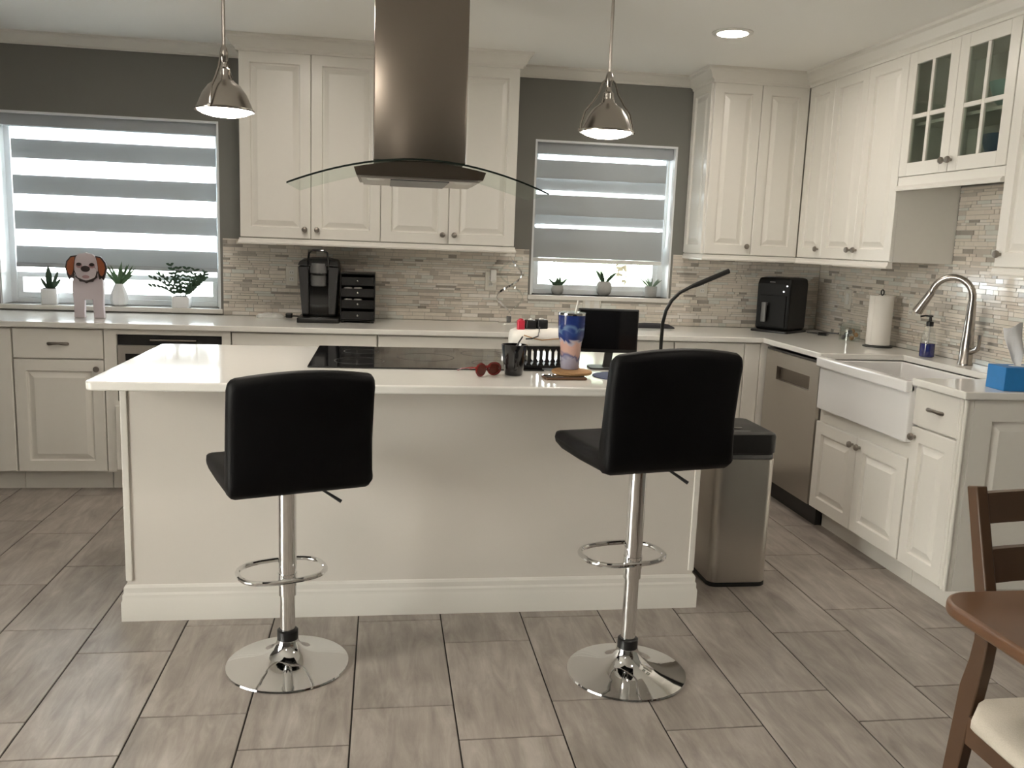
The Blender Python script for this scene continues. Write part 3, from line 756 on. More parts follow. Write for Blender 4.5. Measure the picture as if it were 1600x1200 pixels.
def downlight(x, y, label):
    t = thing('recessed_downlight', label, 'ceiling light', (x, y, ZCEIL-.008), local=True)
    obj('trim_ring', MB().lathe([(.075, 0), (.098, .003), (.10, .0075), (.075, .0075)], (0, 0, 0), 32, cap0=False, cap1=False), 'white_plastic', t)
    obj('lens', MB().lathe([(.074, .001), (.074, .006)], (0, 0, 0), 32), 'downlight_glow', t)
downlight(-1.175, -1.163, 'round lit recessed ceiling light above the corner by the air fryer')
for i, (x, y) in enumerate([(-3.5, -3.3), (-1.175, -3.6), (-3.5, -5.8), (-3.35, -1.38)]):  # extra lights out of view, added to brighten the room
    downlight(x, y, ['added unseen ceiling light above the lower bar stool', 'added unseen ceiling light above the dining chair', 'added unseen ceiling light in the open room far from the island', 'added unseen ceiling light above the pod coffee maker'][i])

# ------------------------------------------------------------------ zebra blinds
def blind(label, x0, x1, ztop, zbot, bands, back_bands, yb, cx0, cx1, fab='blind_opaque'):
    t = thing('zebra_blind', label, 'window blind', ((x0+x1)/2, yb, zbot))
    obj('cassette', MB().rbox(cx0, cx1, yb-.05, yb+.03, ztop-.075, ztop, .004, 2), 'blind_cassette', t, angle=30)
    zt = ztop-.07
    for layer, (bs, yy) in enumerate(((bands, yb), (back_bands, yb+.014))):
        edges = sorted(bs, reverse=True); z = zt
        for (a, b) in edges:
            if z-a > .003: obj('sheer_band', MB().add([(x0, yy, a), (x1, yy, a), (x1, yy, z), (x0, yy, z)], [(0, 1, 2, 3)]), 'blind_sheer', t, smooth=False)
            obj('fabric_band', MB().add([(x0, yy, b), (x1, yy, b), (x1, yy, a), (x0, yy, a)], [(0, 1, 2, 3)]), fab, t, smooth=False)
            z = b
        if z-zbot > .01: obj('sheer_band', MB().add([(x0, yy, zbot+.01), (x1, yy, zbot+.01), (x1, yy, z), (x0, yy, z)], [(0, 1, 2, 3)]), 'blind_sheer', t, smooth=False)
    obj('bottom_rail', MB().rbox(x0, x1, yb-.008, yb+.022, zbot-.012, zbot+.012, .003, 2), 'white_plastic' if zbot > 1.25 else 'blind_cassette', t, angle=30)
    return t
b1 = [(1.890-.2025*k, 1.782-.2025*k) for k in range(4)]; b1[3] = (b1[3][0], 1.172)
blind('wide grey and sheer striped zebra blind, stripes open, above the dog figure', -4.965, -3.835, 2.033, 1.172, b1, [(a, b) for a, b in b1], .088, -5.0, -3.815)
f2 = [(1.925, 1.812), (1.712, 1.586), (1.505, 1.322)]
k2 = [(1.822, 1.738), (1.60, 1.527), (1.42, 1.32)]
bl2 = blind('small zebra blind drawn nearly shut in the window by the corner', -1.912, -1.062, 2.033, 1.306, f2, k2, .088, -1.915, -1.04, 'blind_dense')
cc = MB().tube([(-1.052, .075, 1.955), (-1.050, .07, 1.7), (-1.050, .07, 1.42), (-1.053, .074, 1.40), (-1.056, .08, 1.42), (-1.056, .08, 1.7), (-1.054, .08, 1.955)], .002, 6)
obj('pull_cord', cc, 'white_plastic', bl2)

# ------------------------------------------------------------------ bar stools
def stool(label, P, a, zs, zt):
    t = thing('bar_stool', label, 'bar stool', (P[0], P[1], 0), a, 'bar stools at the island', local=True)
    obj('base', MB().lathe([(.196, 0), (.2, .003), (.198, .008), (.17, .014), (.12, .024), (.075, .04), (.048, .06), (.036, .082), (.034, .092)], (0, 0, 0), 48), 'chrome', t, angle=40)
    obj('collar', MB().lathe([(.034, .092), (.034, .122), (.029, .126)], (0, 0, 0), 24), 'black_plastic', t)
    obj('gas_lift', MB().cyl((0, 0, .12), (0, 0, zt+.02), .0245, 24), 'chrome', t)
    obj('column', MB().cyl((0, 0, zt), (0, 0, zs+.005), .029, 28), 'chrome', t)
    zf = zt+.055; pts = []
    for k in range(28):
        th = 2*PI*k/28; cx = math.cos(th); sy = math.sin(th)
        pts.append((.142*math.copysign(abs(cx)**.75, cx), .075+.105*math.copysign(abs(sy)**.8, sy), zf))
    f = obj('footrest', MB().tube(pts, .0085, 10, closed=True), 'chrome', t)
    obj('footrest_clamp', MB().cyl((0, 0, zf-.02), (0, 0, zf+.02), .031, 24), 'chrome', t)
    obj('seat_plate', MB().box(-.09, .09, -.09, .09, zs-.012, zs), 'black_plastic', t, smooth=False)
    obj('lever', MB().tube([(.02, .03, zs-.016), (.08, .01, zs-.02), (.105, 0, zs-.04), (.17, -.03, zs-.085)], .004, 8, rads=[.004, .004, .004, .006]), 'dark_grey_plastic', t)
    # seat: rounded slab, slightly dished
    W = .220; n = 16; rings = []
    def prof(e):
        # closed (y,z) section, shrunk by e towards its middle near the sides
        return [(-.150, .004+e), (0, .002+e), (.14, .006+e), (.185-e*.6, .018+e*.6), (.200-e, .040), (.190-e*.8, .060-e*.4), (.15, .070-e), (.02, .068-e), (-.12, .070-e), (-.150, .074-e)]
    xs = [(-1, .026), (-.99, .014), (-.96, .005), (-.9, .0)]
    xs = xs + [(-.6, 0), (-.2, 0), (.2, 0), (.6, 0)] + [(-a_, e) for a_, e in reversed(xs)]
    for x, e in xs:
        dish = .010*(1-x*x)
        rings.append([(x*W, y, zs+z-(dish if z > .05 and -.13 < y < .17 else 0)) for y, z in prof(e)])
    obj('seat', MB().loops(rings), 'black_leather', t, angle=60)
    # backrest: curved pad whose foot wraps under the seat
    rings = []; Hb = .385
    xs2 = [(-1, .03), (-.985, .014), (-.95, .004), (-.9, 0), (-.7, 0), (-.45, 0), (-.2, 0), (0, 0), (.2, 0), (.45, 0), (.7, 0), (.9, 0), (.95, .004), (.985, .014), (1, .03)]
    for x, e in xs2:
        fwd = .022*x*x; top = Hb-.022*x*x - e*.8
        sec = [(-.152, .000+e), (-.185, .004+e), (-.208+e*.3, .022+e*.6), (-.214+e*.6, .06), (-.222+e*.6, .16), (-.234+e*.6, .27), (-.244+e*.7, top-.03), (-.236+e*.4, top-.008), (-.218, top), (-.200-e*.2, top-.010), (-.186-e*.5, top-.04), (-.176-e*.5, .25), (-.164-e*.5, .15), (-.152-e*.3, .09), (-.1505, .04)]
        rings.append([(x*W, y+fwd*min(1, z/.12), zs+z) for y, z in sec])
    obj('backrest', MB().loops(rings), 'black_leather', t, angle=60)
    return t
stool('black leather bar stool with chrome foot, set lower than the other one', (-3.136, -2.655), math.radians(20), .634, .245)
stool('black leather bar stool raised higher, standing beside the trash can', (-2.016, -2.79), math.radians(12.5), .738, .335)

# ------------------------------------------------------------------ trash can
t = thing('trash_can', 'stainless sensor trash can with a black lid beside the island', 'trash can', (-1.335, -1.92, 0))
tx0, tx1, ty0, ty1 = -1.462, -1.205, -2.092, -1.75
obj('base_ring', MB().rbox(tx0-.002, tx1+.002, ty0-.002, ty1+.002, 0, .018, .042, 6), 'black_plastic', t, angle=40)
obj('body', MB().rbox(tx0, tx1, ty0, ty1, .018, .556, .04, 8), 'brushed_steel', t, angle=40)
l = obj('lid', MB().rbox(tx0-.003, tx1+.003, ty0-.003, ty1+.003, .575, .665, .043, 8, rt=.016), 'black_plastic', t, angle=40)
obj('band', MB().rbox(tx0+.003, tx1-.003, ty0+.003, ty1-.003, .556, .575, .038, 6), 'mid_grey_plastic', t, angle=40)
obj('sensor', MB().lathe([(.022, .665), (.022, .668), (.015, .667)], (-1.345, -1.985, 0), 20, sy=.6), 'black_gloss', l)
obj('control_label', MB().box(-1.38, -1.31, -2.05, -2.035, .665, .6665), 'mid_grey_plastic', l, smooth=False)

# ------------------------------------------------------------------ dining table and chair
t = thing('dining_table', 'brown wooden dining table with rounded corners over the tucked-in chair', 'table', (-1.26, -4.5, 0))
obj('tabletop', MB().prism(rpoly(-1.725, -.80, -5.15, -3.895, .075, 8), FT(0, 0, 0), .712, .74), 'walnut_top', t, smooth=True, angle=30, bevel=.008, seg=3)
obj('apron', MB().box(-1.48, -.92, -4.12, -4.10, .64, .7115).box(-1.48, -.92, -5.02, -5.0, .64, .7115).box(-1.48, -1.46, -5.0, -4.12, .64, .7115).box(-.94, -.92, -5.0, -4.05, .64, .7115), 'walnut', t, smooth=False)
for x in (-1.46, -1.04):
    for y in (-4.16, -5.02): obj('leg', MB().box(x, x+.06, y, y+.06, 0, .64), 'walnut', t, smooth=False, bevel=.004)
t = thing('dining_chair', 'dark wooden ladder-back dining chair with a cream padded seat', 'chair', (-1.31, -3.98, 0))
rear = [(-3.720, 0), (-3.737, .233), (-3.760, .46), (-3.779, .53), (-3.787, .58), (-3.783, .63), (-3.770, .683), (-3.727, .828), (-3.703, .907)]
front = [(-3.763, 0), (-3.783, .233), (-3.812, .44), (-3.826, .53), (-3.830, .58), (-3.824, .63), (-3.806, .697), (-3.768, .814), (-3.735, .915)]
CXL, CXR, PW = -1.53, -1.09, .027
for x in (CXL, CXR-PW):
    mb = MB().loops([[(x, a[0], a[1]), (x+PW, a[0], a[1]), (x+PW, b[0], b[1]), (x, b[0], b[1])] for a, b in zip(rear, front)])
    obj('back_post', mb, 'walnut', t, angle=30, bevel=.003)
def yat(z, pr):
    for (y0_, z0_), (y1_, z1_) in zip(pr, pr[1:]):
        if z0_ <= z <= z1_: return y0_+(y1_-y0_)*(z-z0_)/(z1_-z0_)
    return pr[-1][0]
for z0_, z1_ in ((.836, .900), (.712, .782)):
    a, b = yat(z0_, rear)-.018, yat(z1_, rear)-.018; n = 8; rings = []
    for i in range(n+1):
        s = i/n; x = CXL+PW+(CXR-CXL-2*PW)*s; bow = .02*(1-(2*s-1)**2)
        rings.append([(x, a+bow, z0_), (x, a+bow-.016, z0_), (x, b+bow-.016, z1_), (x, b+bow, z1_)])
    obj('back_slat', MB().loops(rings), 'walnut', t, angle=30)
seat_o = [(-1.535, -3.835), (-1.60, -3.90), (-1.61, -4.22), (-1.59, -4.25), (-1.03, -4.25), (-1.01, -4.22), (-1.02, -3.90), (-1.085, -3.835)]
c0 = Vector((-1.31, -4.04))
rings = [[(c0.x+(x-c0.x)*k, c0.y+(y-c0.y)*k, z) for x, y in seat_o] for k, z in ((.97, .425), (1.0, .435), (1.0, .452), (.96, .466), (.7, .472))]
obj('seat_cushion', MB().loops(rings), 'seat_fabric', t, angle=60)
obj('seat_rail', MB().box(-1.56, -1.54, -4.22, -3.84, .36, .4245).box(-1.08, -1.06, -4.22, -3.84, .36, .4245).box(-1.54, -1.08, -4.22, -4.20, .36, .4245).box(-1.50, -1.12, -3.852, -3.832, .36, .4245), 'walnut', t, smooth=False)
for x in (-1.575, -1.085):
    mb = MB().loops([[(x+.02-s, -4.205-s, z), (x+.02+s, -4.205-s, z), (x+.02+s, -4.205+s, z), (x+.02-s, -4.205+s, z)] for s, z in ((.014, 0), (.02, .36))])
    obj('front_leg', mb, 'walnut', t, smooth=False)

# ------------------------------------------------------------------ things on the back worktop
# coffee maker
t = thing('coffee_maker', 'charcoal pod coffee maker standing below the wall cabinets', 'coffee maker', (-3.205, -.24, ZC), 0, None, local=True)
L = MB().rbox(-.118, .118, -.15, .15, 0, .028, .015, 4)
obj('drip_base', L, 'black_plastic', t)
mb = MB()
def sec(z, w, d0, d1): return [(-w, d0, z), (w, d0, z), (w, d1, z), (-w, d1, z)]
obj('back_body', MB().loops([sec(.028, .096, -.03, .14), sec(.30, .113, -.03, .15), sec(.335, .108, -.02, .145), sec(.35, .085, 0, .13)]), 'black_plastic', t, bevel=.006, smooth=False)
for s in (-1, 1):
    mb = MB().loops([[(s*.055, -.10, .045), (s*.092, -.10, .045), (s*.096, -.031, .045), (s*.055, -.031, .045)], [(s*.055, -.115, .315), (s*.112, -.105, .315), (s*.112, -.031, .32), (s*.055, -.031, .32)]])
    obj('side_column', mb, 'dark_grey_plastic', t, bevel=.006, smooth=False)
obj('drip_plate', MB().box(-.054, .054, -.05, -.031, .045, .22), 'black_gloss', t, smooth=False)
obj('brew_head', MB().lathe([(.034, .205), (.043, .21), (.046, .27), (.05, .275), (.05, .325), (.045, .335)], (0, -.085, 0), 24), 'mid_grey_plastic', t)
obj('head_ring', MB().lathe([(.051, .268), (.052, .272), (.052, .277), (.051, .281)], (0, -.085, 0), 24, cap0=False, cap1=False), 'black_gloss', t)
obj('lid', MB().loops([[(-.113, -.12, .322), (.113, -.12, .322), (.112, .14, .33), (-.112, .14, .33)], [(-.105, -.10, .345), (.105, -.10, .345), (.10, .12, .355), (-.10, .12, .355)], [(-.05, -.08, .36), (.05, -.08, .36), (.05, .1, .366), (-.05, .1, .366)]]), 'black_plastic', t, bevel=.004, smooth=False)
obj('handle', MB().tube([(-.054, -.11, .30), (-.056, -.118, .35), (-.05, -.118, .395), (-.03, -.115, .408), (.03, -.115, .408), (.05, -.118, .395), (.056, -.118, .35), (.054, -.11, .30)], .006, 10), 'black_gloss', t)
# pod drawer tower
t = thing('pod_drawer_unit', 'black four-drawer pod organiser beside the coffee maker', 'organiser', (-2.985, -.20, ZC), 0, None, local=True)
w = .098; D0, D1 = -.13, .13
fr_ = MB().box(-w, -w+.005, D0, D1, .012, .285).box(w-.005, w, D0, D1, .012, .285).box(-w+.005, w-.005, D0, D1, .280, .285).box(-w+.005, w-.005, D0, D1, .012, .016).box(-w+.005, w-.005, D1-.004, D1, .016, .28)
obj('frame', fr_, 'black_plastic', t, smooth=False)
for x in (-w+.012, w-.012):
    for y in (D0+.015, D1-.015): obj('foot', MB().cyl((x, y, 0), (x, y, .012), .008, 10), 'black_plastic', t)
for k in range(4):
    z = .020+.0655*k
    d = obj('drawer', MB().box(-w+.007, w-.007, D0-.004, D0+.004, z, z+.047).box(-w+.007, -w+.009, D0+.004, D1-.01, z, z+.03).box(w-.009, w-.007, D0+.004, D1-.01, z, z+.03).box(-w+.009, w-.009, D0+.004, D1-.01, z, z+.003), 'black_plastic', t, smooth=False)
    obj('knob', MB().lathe([(.004, 0), (.006, .006), (.005, .011), (.002, .012)], (0, D0-.004, z+.025), 10, (0, -1, 0)), 'chrome', d)
    if k in (1, 2): obj('pods', MB().lathe([(.02, z+.004), (.024, z+.052), (.018, z+.054)], (-.055, D0+.035, 0), 14).lathe([(.02, z+.004), (.024, z+.052), (.018, z+.054)], (.0, D0+.035, 0), 14), 'white_plastic', d)
# crumpled cloth and a black plug beside it
rings = []
mb = MB(); n = 22
for j, (k, z) in enumerate(((1.0, 0), (1.02, .006), (.85, .018), (.5, .024), (.15, .026))):
    rings.append([(.075*k*math.cos(2*PI*i/n)*(1+.12*math.sin(3*i)), .045*k*math.sin(2*PI*i/n)*(1+.1*math.cos(2*i+j)), max(0, z+(.006*math.sin(2.3*i+j) if 0 < j else 0))) for i in range(n)])
o = obj('cleaning_cloth', mb.loops(rings), 'white_cloth', angle=60); o.location = (-3.50, -.12, ZC); tag(o, 'crumpled white cloth on the worktop left of the coffee maker', 'cloth')
o = obj('charger_plug', MB().rbox(-3.415, -3.375, -.10, -.06, ZC, ZC+.026, .008).tube([(-3.375, -.08, ZC+.012), (-3.345, -.06, ZC+.008), (-3.30, -.04, ZC+.006), (-3.2, -.03, ZC+.006)], .003, 6), 'black_plastic'); tag(o, 'small black plug with a cable beside the white cloth', 'plug')
# twisted lamp
t = thing('twisted_lamp', 'clear twisted spiral table lamp on the back worktop by the small window', 'lamp', (-2.085, -.13, ZC), .0, None, local=True)
obj('base', MB().lathe([(.055, 0), (.056, .006), (.05, .010), (.012, .013)], (0, 0, 0), 28), 'chrome', t)
obj('socket', MB().cyl((.01, 0, .012), (.01, 0, .045), .014, 14), 'mid_grey_plastic', t)
for k in range(2):
    rings = []
    for i in range(41):
        s = i/40; a_ = 2*PI*s*1.15+k*PI+.6; R_ = .012+.074*math.sin(PI*min(1, s*1.02))**.8 if s < .97 else .02
        p = Vector((.01+R_*math.cos(a_), R_*math.sin(a_), .03+.375*s)); tang = Vector((-math.sin(a_), math.cos(a_), 0)); rad = Vector((math.cos(a_), math.sin(a_), 0))
        rings.append([p+rad*.002+Vector((0, 0, .009))+tang*.004, p-rad*.002+Vector((0, 0, .009))+tang*.004, p-rad*.002-Vector((0, 0, .009))-tang*.004, p+rad*.002-Vector((0, 0, .009))-tang*.004])
    obj('spiral', MB().loops(rings), 'chrome' if k == 0 else 'clear_glass', t, angle=60)
# dark folded cloth near the window
mb = MB().loops([[(-.115, -.055, 0), (.115, -.06, 0), (.12, .05, 0), (-.11, .055, 0)], [(-.118, -.058, .006), (.118, -.062, .006), (.122, .052, .008), (-.113, .058, .008)], [(-.10, -.05, .016), (.11, -.055, .012), (.11, .045, .018), (-.09, .05, .02)], [(-.05, -.03, .022), (.06, -.035, .018), (.06, .03, .024), (-.05, .03, .026)]])
o = obj('folded_cloth', mb, 'dark_cloth', angle=60); o.location = (-1.16, -.16, ZC); tag(o, 'dark folded cloth lying on the back worktop below the small window', 'cloth')

# outlets
def outlet(label, fr, w, h, kind):
    P = fr(0, 0, 0); t = thing('wall_outlet', label, 'outlet', P)
    mb = rect_loops(MB(), lambda u, v, d: fr(u-w/2, v-h/2, d), w, h, [(0, 0), (0, .003), (.003, .006), (.006, .006)])
    obj('plate', mb, 'cream_plastic', t, angle=20)
    n = max(1, round(w/.07))
    for i in range(n):
        cu = -w/2+w*(i+.5)/n
        if kind == 'switch':
            a = fr(cu-.016, -.033, .006); b = fr(cu+.016, .033, .009); obj('rocker', MB().box(a.x, b.x, a.y, b.y, a.z, b.z), 'white_plastic', t, smooth=False)
        else:
            for v in (-.02, .02):
                a = fr(cu-.014, v-.013, .006); b = fr(cu+.014, v+.013, .0085); s = obj('socket', MB().box(a.x, b.x, a.y, b.y, a.z, b.z), 'white_plastic', t, smooth=False)
                for q in (-.006, .006):
                    a = fr(cu+q-.0012, v-.005, .0085); b = fr(cu+q+.0012, v+.005, .0089); obj('slot', MB().box(a.x, b.x, a.y, b.y, a.z, b.z), 'black_plastic', s, smooth=False)
    return t
outlet('cream wall outlet in the mosaic behind the coffee maker', FB(-3.385, -.010, 1.16), .072, .118, 'socket')
outlet('cream wall outlet under the cabinets by the twisted lamp, with an adapter plugged in', FB(-2.18, -.010, 1.165), .072, .118, 'socket')
o = obj('plug_adapter', MB().rbox(-2.187, -2.152, -.065, -.0193, 1.165, 1.235, .008).lathe([(.014, 0), (.014, .012), (.006, .014)], (-2.168, -.055, 1.172), 12, (0, -.6, -.8)), 'white_plastic'); tag(o, 'white plug-in adapter on the outlet by the twisted lamp', 'adapter')
outlet('cream wall outlet behind the top of the black monitor', FB(-1.53, -.010, 1.035), .118, .07, 'switch')
outlet('cream wall outlet beside the gooseneck lamp head', FB(-.808, -.010, 1.165), .075, .122, 'socket')
outlet('slim cream switch plate in the corner behind the air fryer', FR(-.010, -.40, 1.14), .075, .12, 'switch')
outlet('wide cream outlet plate on the wall behind the soap bottle', FR(-.010, -1.10, 1.135), .12, .12, 'socket')

# air fryer, turned towards the room
t = thing('air_fryer', 'black boxy air fryer with a grey handle in the corner', 'air fryer', (-.345, -.20, ZC), math.radians(-50), None, local=True)
w, d = .108, .122
obj('tray', MB().rbox(-.125, .125, -.165, .128, 0, .014, .02, 4), 'black_plastic', t)
obj('body', MB().loops([sec(.014, .100, -d, d), sec(.03, w, -d-.006, d+.004), sec(.30, w+.002, -d-.006, d+.006), sec(.333, w-.004, -d+.004, d), sec(.34, w-.03, -d+.03, d-.02)]), 'matte_black', t, bevel=.008, smooth=False)
obj('basket_front', MB().loops([[(-.085, -d-.014, .035), (.088, -d-.014, .035), (.088, -d-.014, .23), (-.085, -d-.014, .23)], [(-.085, -d-.005, .035), (.088, -d-.005, .035), (.088, -d-.005, .23), (-.085, -d-.005, .23)]]), 'matte_black', t, bevel=.004, smooth=False)
obj('handle', MB().rbox(-.052, -.020, -d-.058, -d-.04, .065, .185, .006).box(-.046, -.026, -d-.042, -d-.013, .165, .182), 'mid_grey_plastic', t)
obj('indicator', MB().cyl((.085, -d-.0055, .29), (.085, -d-.0075, .29), .004, 10), 'white_led', t); obj('indicator', MB().cyl((.065, -d-.0055, .255), (.065, -d-.0075, .255), .004, 10), 'white_led', t)
obj('badge', MB().box(-.03, .005, -d-.0075, -d-.0055, .308, .314), 'mid_grey_plastic', t, smooth=False)
_c = math.cos(math.radians(50)); _s = math.sin(math.radians(50))
cord = [(-.20, -.28, .005), (-.15, -.33, .005), (-.12, -.40, .005), (-.16, -.45, .005), (-.20, -.43, .006), (-.17, -.36, .010), (-.10, -.35, .010), (-.05, -.40, .012), (-.03, -.36, .012)]
obj('power_cord', MB().tube([((x+.345)*_c-(y+.20)*_s, (x+.345)*_s+(y+.20)*_c, z) for x, y, z in cord], .004, 7), 'black_plastic', t)
# glass jar
t = thing('glass_jar', 'small clear glass jar of wrapped candy beside the paper towels', 'jar', (-.165, -.73, ZC), 0, None, local=True)
obj('glass', MB().lathe([(.052, 0), (.058, .006), (.058, .085), (.054, .09), (.052, .088), (.054, .082), (.054, .008)], (0, 0, 0), 28, cap1=False), 'clear_glass', t)
obj('lid', MB().lathe([(.055, .0905), (.057, .095), (.05, .105), (.012, .112), (.012, .122), (.006, .126)], (0, 0, 0), 24), 'clear_glass', t)
for k in range(9):
    a_ = k*2.4; q = .022+.012*(k % 2)
    obj('candy', MB().lathe([(.004, -.012), (.013, -.006), (.014, .004), (.005, .012)], (q*math.cos(a_), q*math.sin(a_), .022+.018*(k//3)), 8, (math.cos(k), math.sin(k), .3)), ['white_plastic', 'mid_grey_plastic', 'cork'][k % 3], t)
# paper towels
t = thing('paper_towel_holder', 'black wire paper towel holder with a white roll by the mosaic wall', 'paper towels', (-.135, -.975, ZC), 0, None, local=True)
obj('base', MB().lathe([(.078, 0), (.078, .006), (.07, .008)], (0, 0, 0), 32), 'black_plastic', t)
obj('post', MB().cyl((0, 0, .007), (0, 0, .285), .005, 10).tube([(0, 0, .283)]+[(0, .014*math.sin(a_), .299-.014*math.cos(a_)) for a_ in [2*PI*i/12 for i in range(13)]], .0035, 8), 'black_plastic', t)
obj('side_arm', MB().cyl((-.02, .075, .007), (-.02, .075, .105), .0045, 8), 'black_plastic', t)
obj('paper_roll', MB().lathe([(.018, .012), (.062, .012), (.063, .016), (.063, .278), (.062, .282), (.018, .282)], (0, 0, 0), 36, cap0=False, cap1=False).loops([[(-.063, .0, .012), (-.0645, -.002, .012), (-.058, -.028, .012), (-.056, -.026, .012)], [(-.063, .0, .282), (-.0645, -.002, .282), (-.058, -.028, .282), (-.056, -.026, .282)]]), 'paper', t, angle=50)
# soap bottle
t = thing('soap_bottle', 'clear pump bottle half full of blue dish soap behind the sink', 'soap bottle', (-.115, -1.395, ZC), 0, None, local=True)
obj('bottle', MB().lathe([(.034, 0), (.037, .004), (.0365, .07), (.031, .115), (.020, .142), (.016, .15), (.016, .158)], (0, 0, 0), 28), 'clear_glass', t)
pbr('blue_soap', (.006, .010, .16), .15)
obj('soap', MB().lathe([(.0325, .002), (.0355, .005), (.035, .068), (.034, .069)], (0, 0, 0), 28), 'blue_soap', t)
obj('pump', MB().lathe([(.0175, .156), (.0175, .178), (.008, .182), (.006, .20), (.012, .204), (.012, .21), (.004, .212)], (0, 0, 0), 18).tube([(0, 0, .206), (-.02, .012, .208), (-.04, .025, .202)], .0045, 8), 'black_plastic', t)
obj('dip_tube', MB().cyl((0, 0, .01), (.002, 0, .156), .003, 8), 'white_plastic', t)
# tissue box
t = thing('tissue_box', 'blue cardboard tissue box with a tissue pulled up at the worktop end', 'tissue box', (-.40, -2.375, ZC), math.radians(-4), None, local=True)
obj('box', MB().box(-.068, .16, -.06, .055, 0, .092), 'blue_card', t, smooth=False, bevel=.002)
obj('opening', MB().lathe([(.045, .0921), (.045, .0926)], (.045, 0, 0), 24, sx=1.4, sy=.6), 'tissue_paper', t)
rings = []
for z, w, y in ((.09, .018, 0), (.11, .034, .004), (.15, .054, -.004), (.20, .068, .006), (.25, .08, .0)):
    rings.append([(.015+x*w-.03*(z-.09)/.15, y+.010*math.sin(5*x+20*z)+e, z+.012*math.sin(4*x)*(z > .2)) for e in (0, .0012) for x in ([i/6-.5 for i in range(7)] if e == 0 else [i/6-.5 for i in reversed(range(7))])])
for r in rings: pass
obj('tissue', MB().loops(rings), 'tissue_paper', t, angle=80)

# ------------------------------------------------------------------ dog figure (painted wooden cut-out)
t = thing('dog_cutout', 'pinkish white painted wooden dog figure with brown ears on the worktop', 'dog figure', (-4.425, -.385, ZC), 0, None, local=True)
fd = lambda u, v, d: Vector((u, -d, v))
body = [(-.076, 0), (-.022, 0), (-.020, .10), (.022, .10), (.026, 0), (.080, 0), (.076, .07), (.080, .15), (.080, .195), (.070, .225), (.050, .238), (-.050, .238), (-.068, .225), (-.078, .195), (-.080, .15), (-.074, .07)]
obj('body', MB().prism(body, fd, -.016, .016), 'dog_white', t, smooth=False, bevel=.004)
def ell(cx, cy, rx, ry, n=24, wob=0., k=9): return [(cx+rx*math.cos(2*PI*i/n)*(1+wob*math.sin(k*2*PI*i/n)), cy+ry*math.sin(2*PI*i/n)*(1+wob*math.sin(k*2*PI*i/n))) for i in range(n)]
obj('head', MB().prism(ell(0, .278, .073, .075, 40, .03, 13), fd, .016, .030), 'dog_white', t, smooth=False)
obj('muzzle_edge', MB().prism(ell(0, .243, .058, .050, 32, .06, 11), fd, .0305, .034), 'dog_dark', t, smooth=False)
obj('muzzle', MB().prism(ell(0, .252, .054, .045, 32, .03, 7), fd, .0345, .040), 'dog_white', t, smooth=False)
for s in (-1, 1):
    ear = [(s*.048, .338), (s*.076, .334), (s*.099, .306), (s*.106, .272), (s*.099, .238), (s*.088, .208), (s*.078, .220), (s*.066, .212), (s*.060, .25), (s*.060, .28), (s*.056, .31)]
    e2 = [(s*.055, .330), (s*.074, .326), (s*.092, .302), (s*.098, .272), (s*.091, .244), (s*.082, .230), (s*.072, .236), (s*.064, .262), (s*.062, .285), (s*.058, .31)]
    if s < 0: ear.reverse(); e2.reverse()
    ear.reverse(); e2.reverse()
    e = obj('ear', MB().prism(ear, fd, .0165, .032), 'dog_dark', t, smooth=False)
    obj('ear_patch', MB().prism(e2, fd, .0322, .035), 'dog_brown', e, smooth=False)
    obj('eye_patch', MB().prism(ell(s*.032, .285, .016, .014, 18, .05), fd, .0342, .0405), 'dog_pink', t, smooth=False)
    obj('eye', MB().prism(ell(s*.033, .291, .013, .009, 16), fd, .0407, .043), 'dog_dark', t, smooth=False)
obj('nose', MB().prism(ell(0, .268, .023, .016, 20), fd, .0402, .045), 'dog_dark', t, smooth=False)
obj('mouth', MB().prism(ell(0, .225, .018, .009, 18), fd, .0402, .043), 'dog_pink', t, smooth=False)

# ------------------------------------------------------------------ plants on the sills
def leaf_strip(mb, base, dirv, length, width, droop, n=6, flat=Vector((0, 0, 1))):
    p = Vector(base); d = Vector(dirv).normalized(); side = d.cross(Vector((.5*math.sin(37*p.x+91*d.x), 1, .5*math.cos(53*p.z+17*d.x))))
    side = side.normalized() if side.length > .05 else Vector((1, 0, 0))
    L_, R_ = [], []
    for i in range(n+1):
        s = i/n; w = width*math.sin(PI*min(1, .12+.88*s))**.7*(1 if s < 1 else 0)
        w = max(w, .0006); L_.append(p-side*w/2); R_.append(p+side*w/2)
        p = p + d*length/n; d = (d+Vector((0, 0, -droop/n))).normalized()
    o = len(mb.v); mb.v += [q for ab in zip(L_, R_) for q in ab]
    for i in range(n): mb.f.append([o+2*i, o+2*i+1, o+2*i+3, o+2*i+2]); mb.m.append(mb.mi)
def leaf_set(parent, name, mat, leaves):
    for base, d, l, w, dr in leaves:
        mb = MB(); leaf_strip(mb, base, d, l, w, dr); o = obj(name, mb, mat, parent, angle=80, recalc=False)
pr = random.Random(5)
# snake plant in a square pot
t = thing('potted_plant', 'small snake plant in a square white pot on the wide sill', 'plant', (-4.775, .04, W1[2]), .2, 'plants on the wide sill', local=True)
obj('pot', MB().rbox(-.043, .043, -.043, .043, 0, .092, .008, 3), 'white_ceramic', t)
obj('soil', MB().box(-.036, .036, -.036, .036, .092, .094), 'soil', t, smooth=False)
leaf_set(t, 'leaf', 'leaf_dark', [((0, 0, .09), (-.02, 0, 1), .135, .036, 0), ((.012, 0, .09), (.35, 0, 1), .115, .020, 0), ((-.012, .01, .09), (-.55, .1, 1), .075, .018, 0), ((.015, .01, .09), (.75, .1, 1), .075, .02, 0), ((.0, -.01, .09), (.12, -.2, 1), .08, .018, 0)])
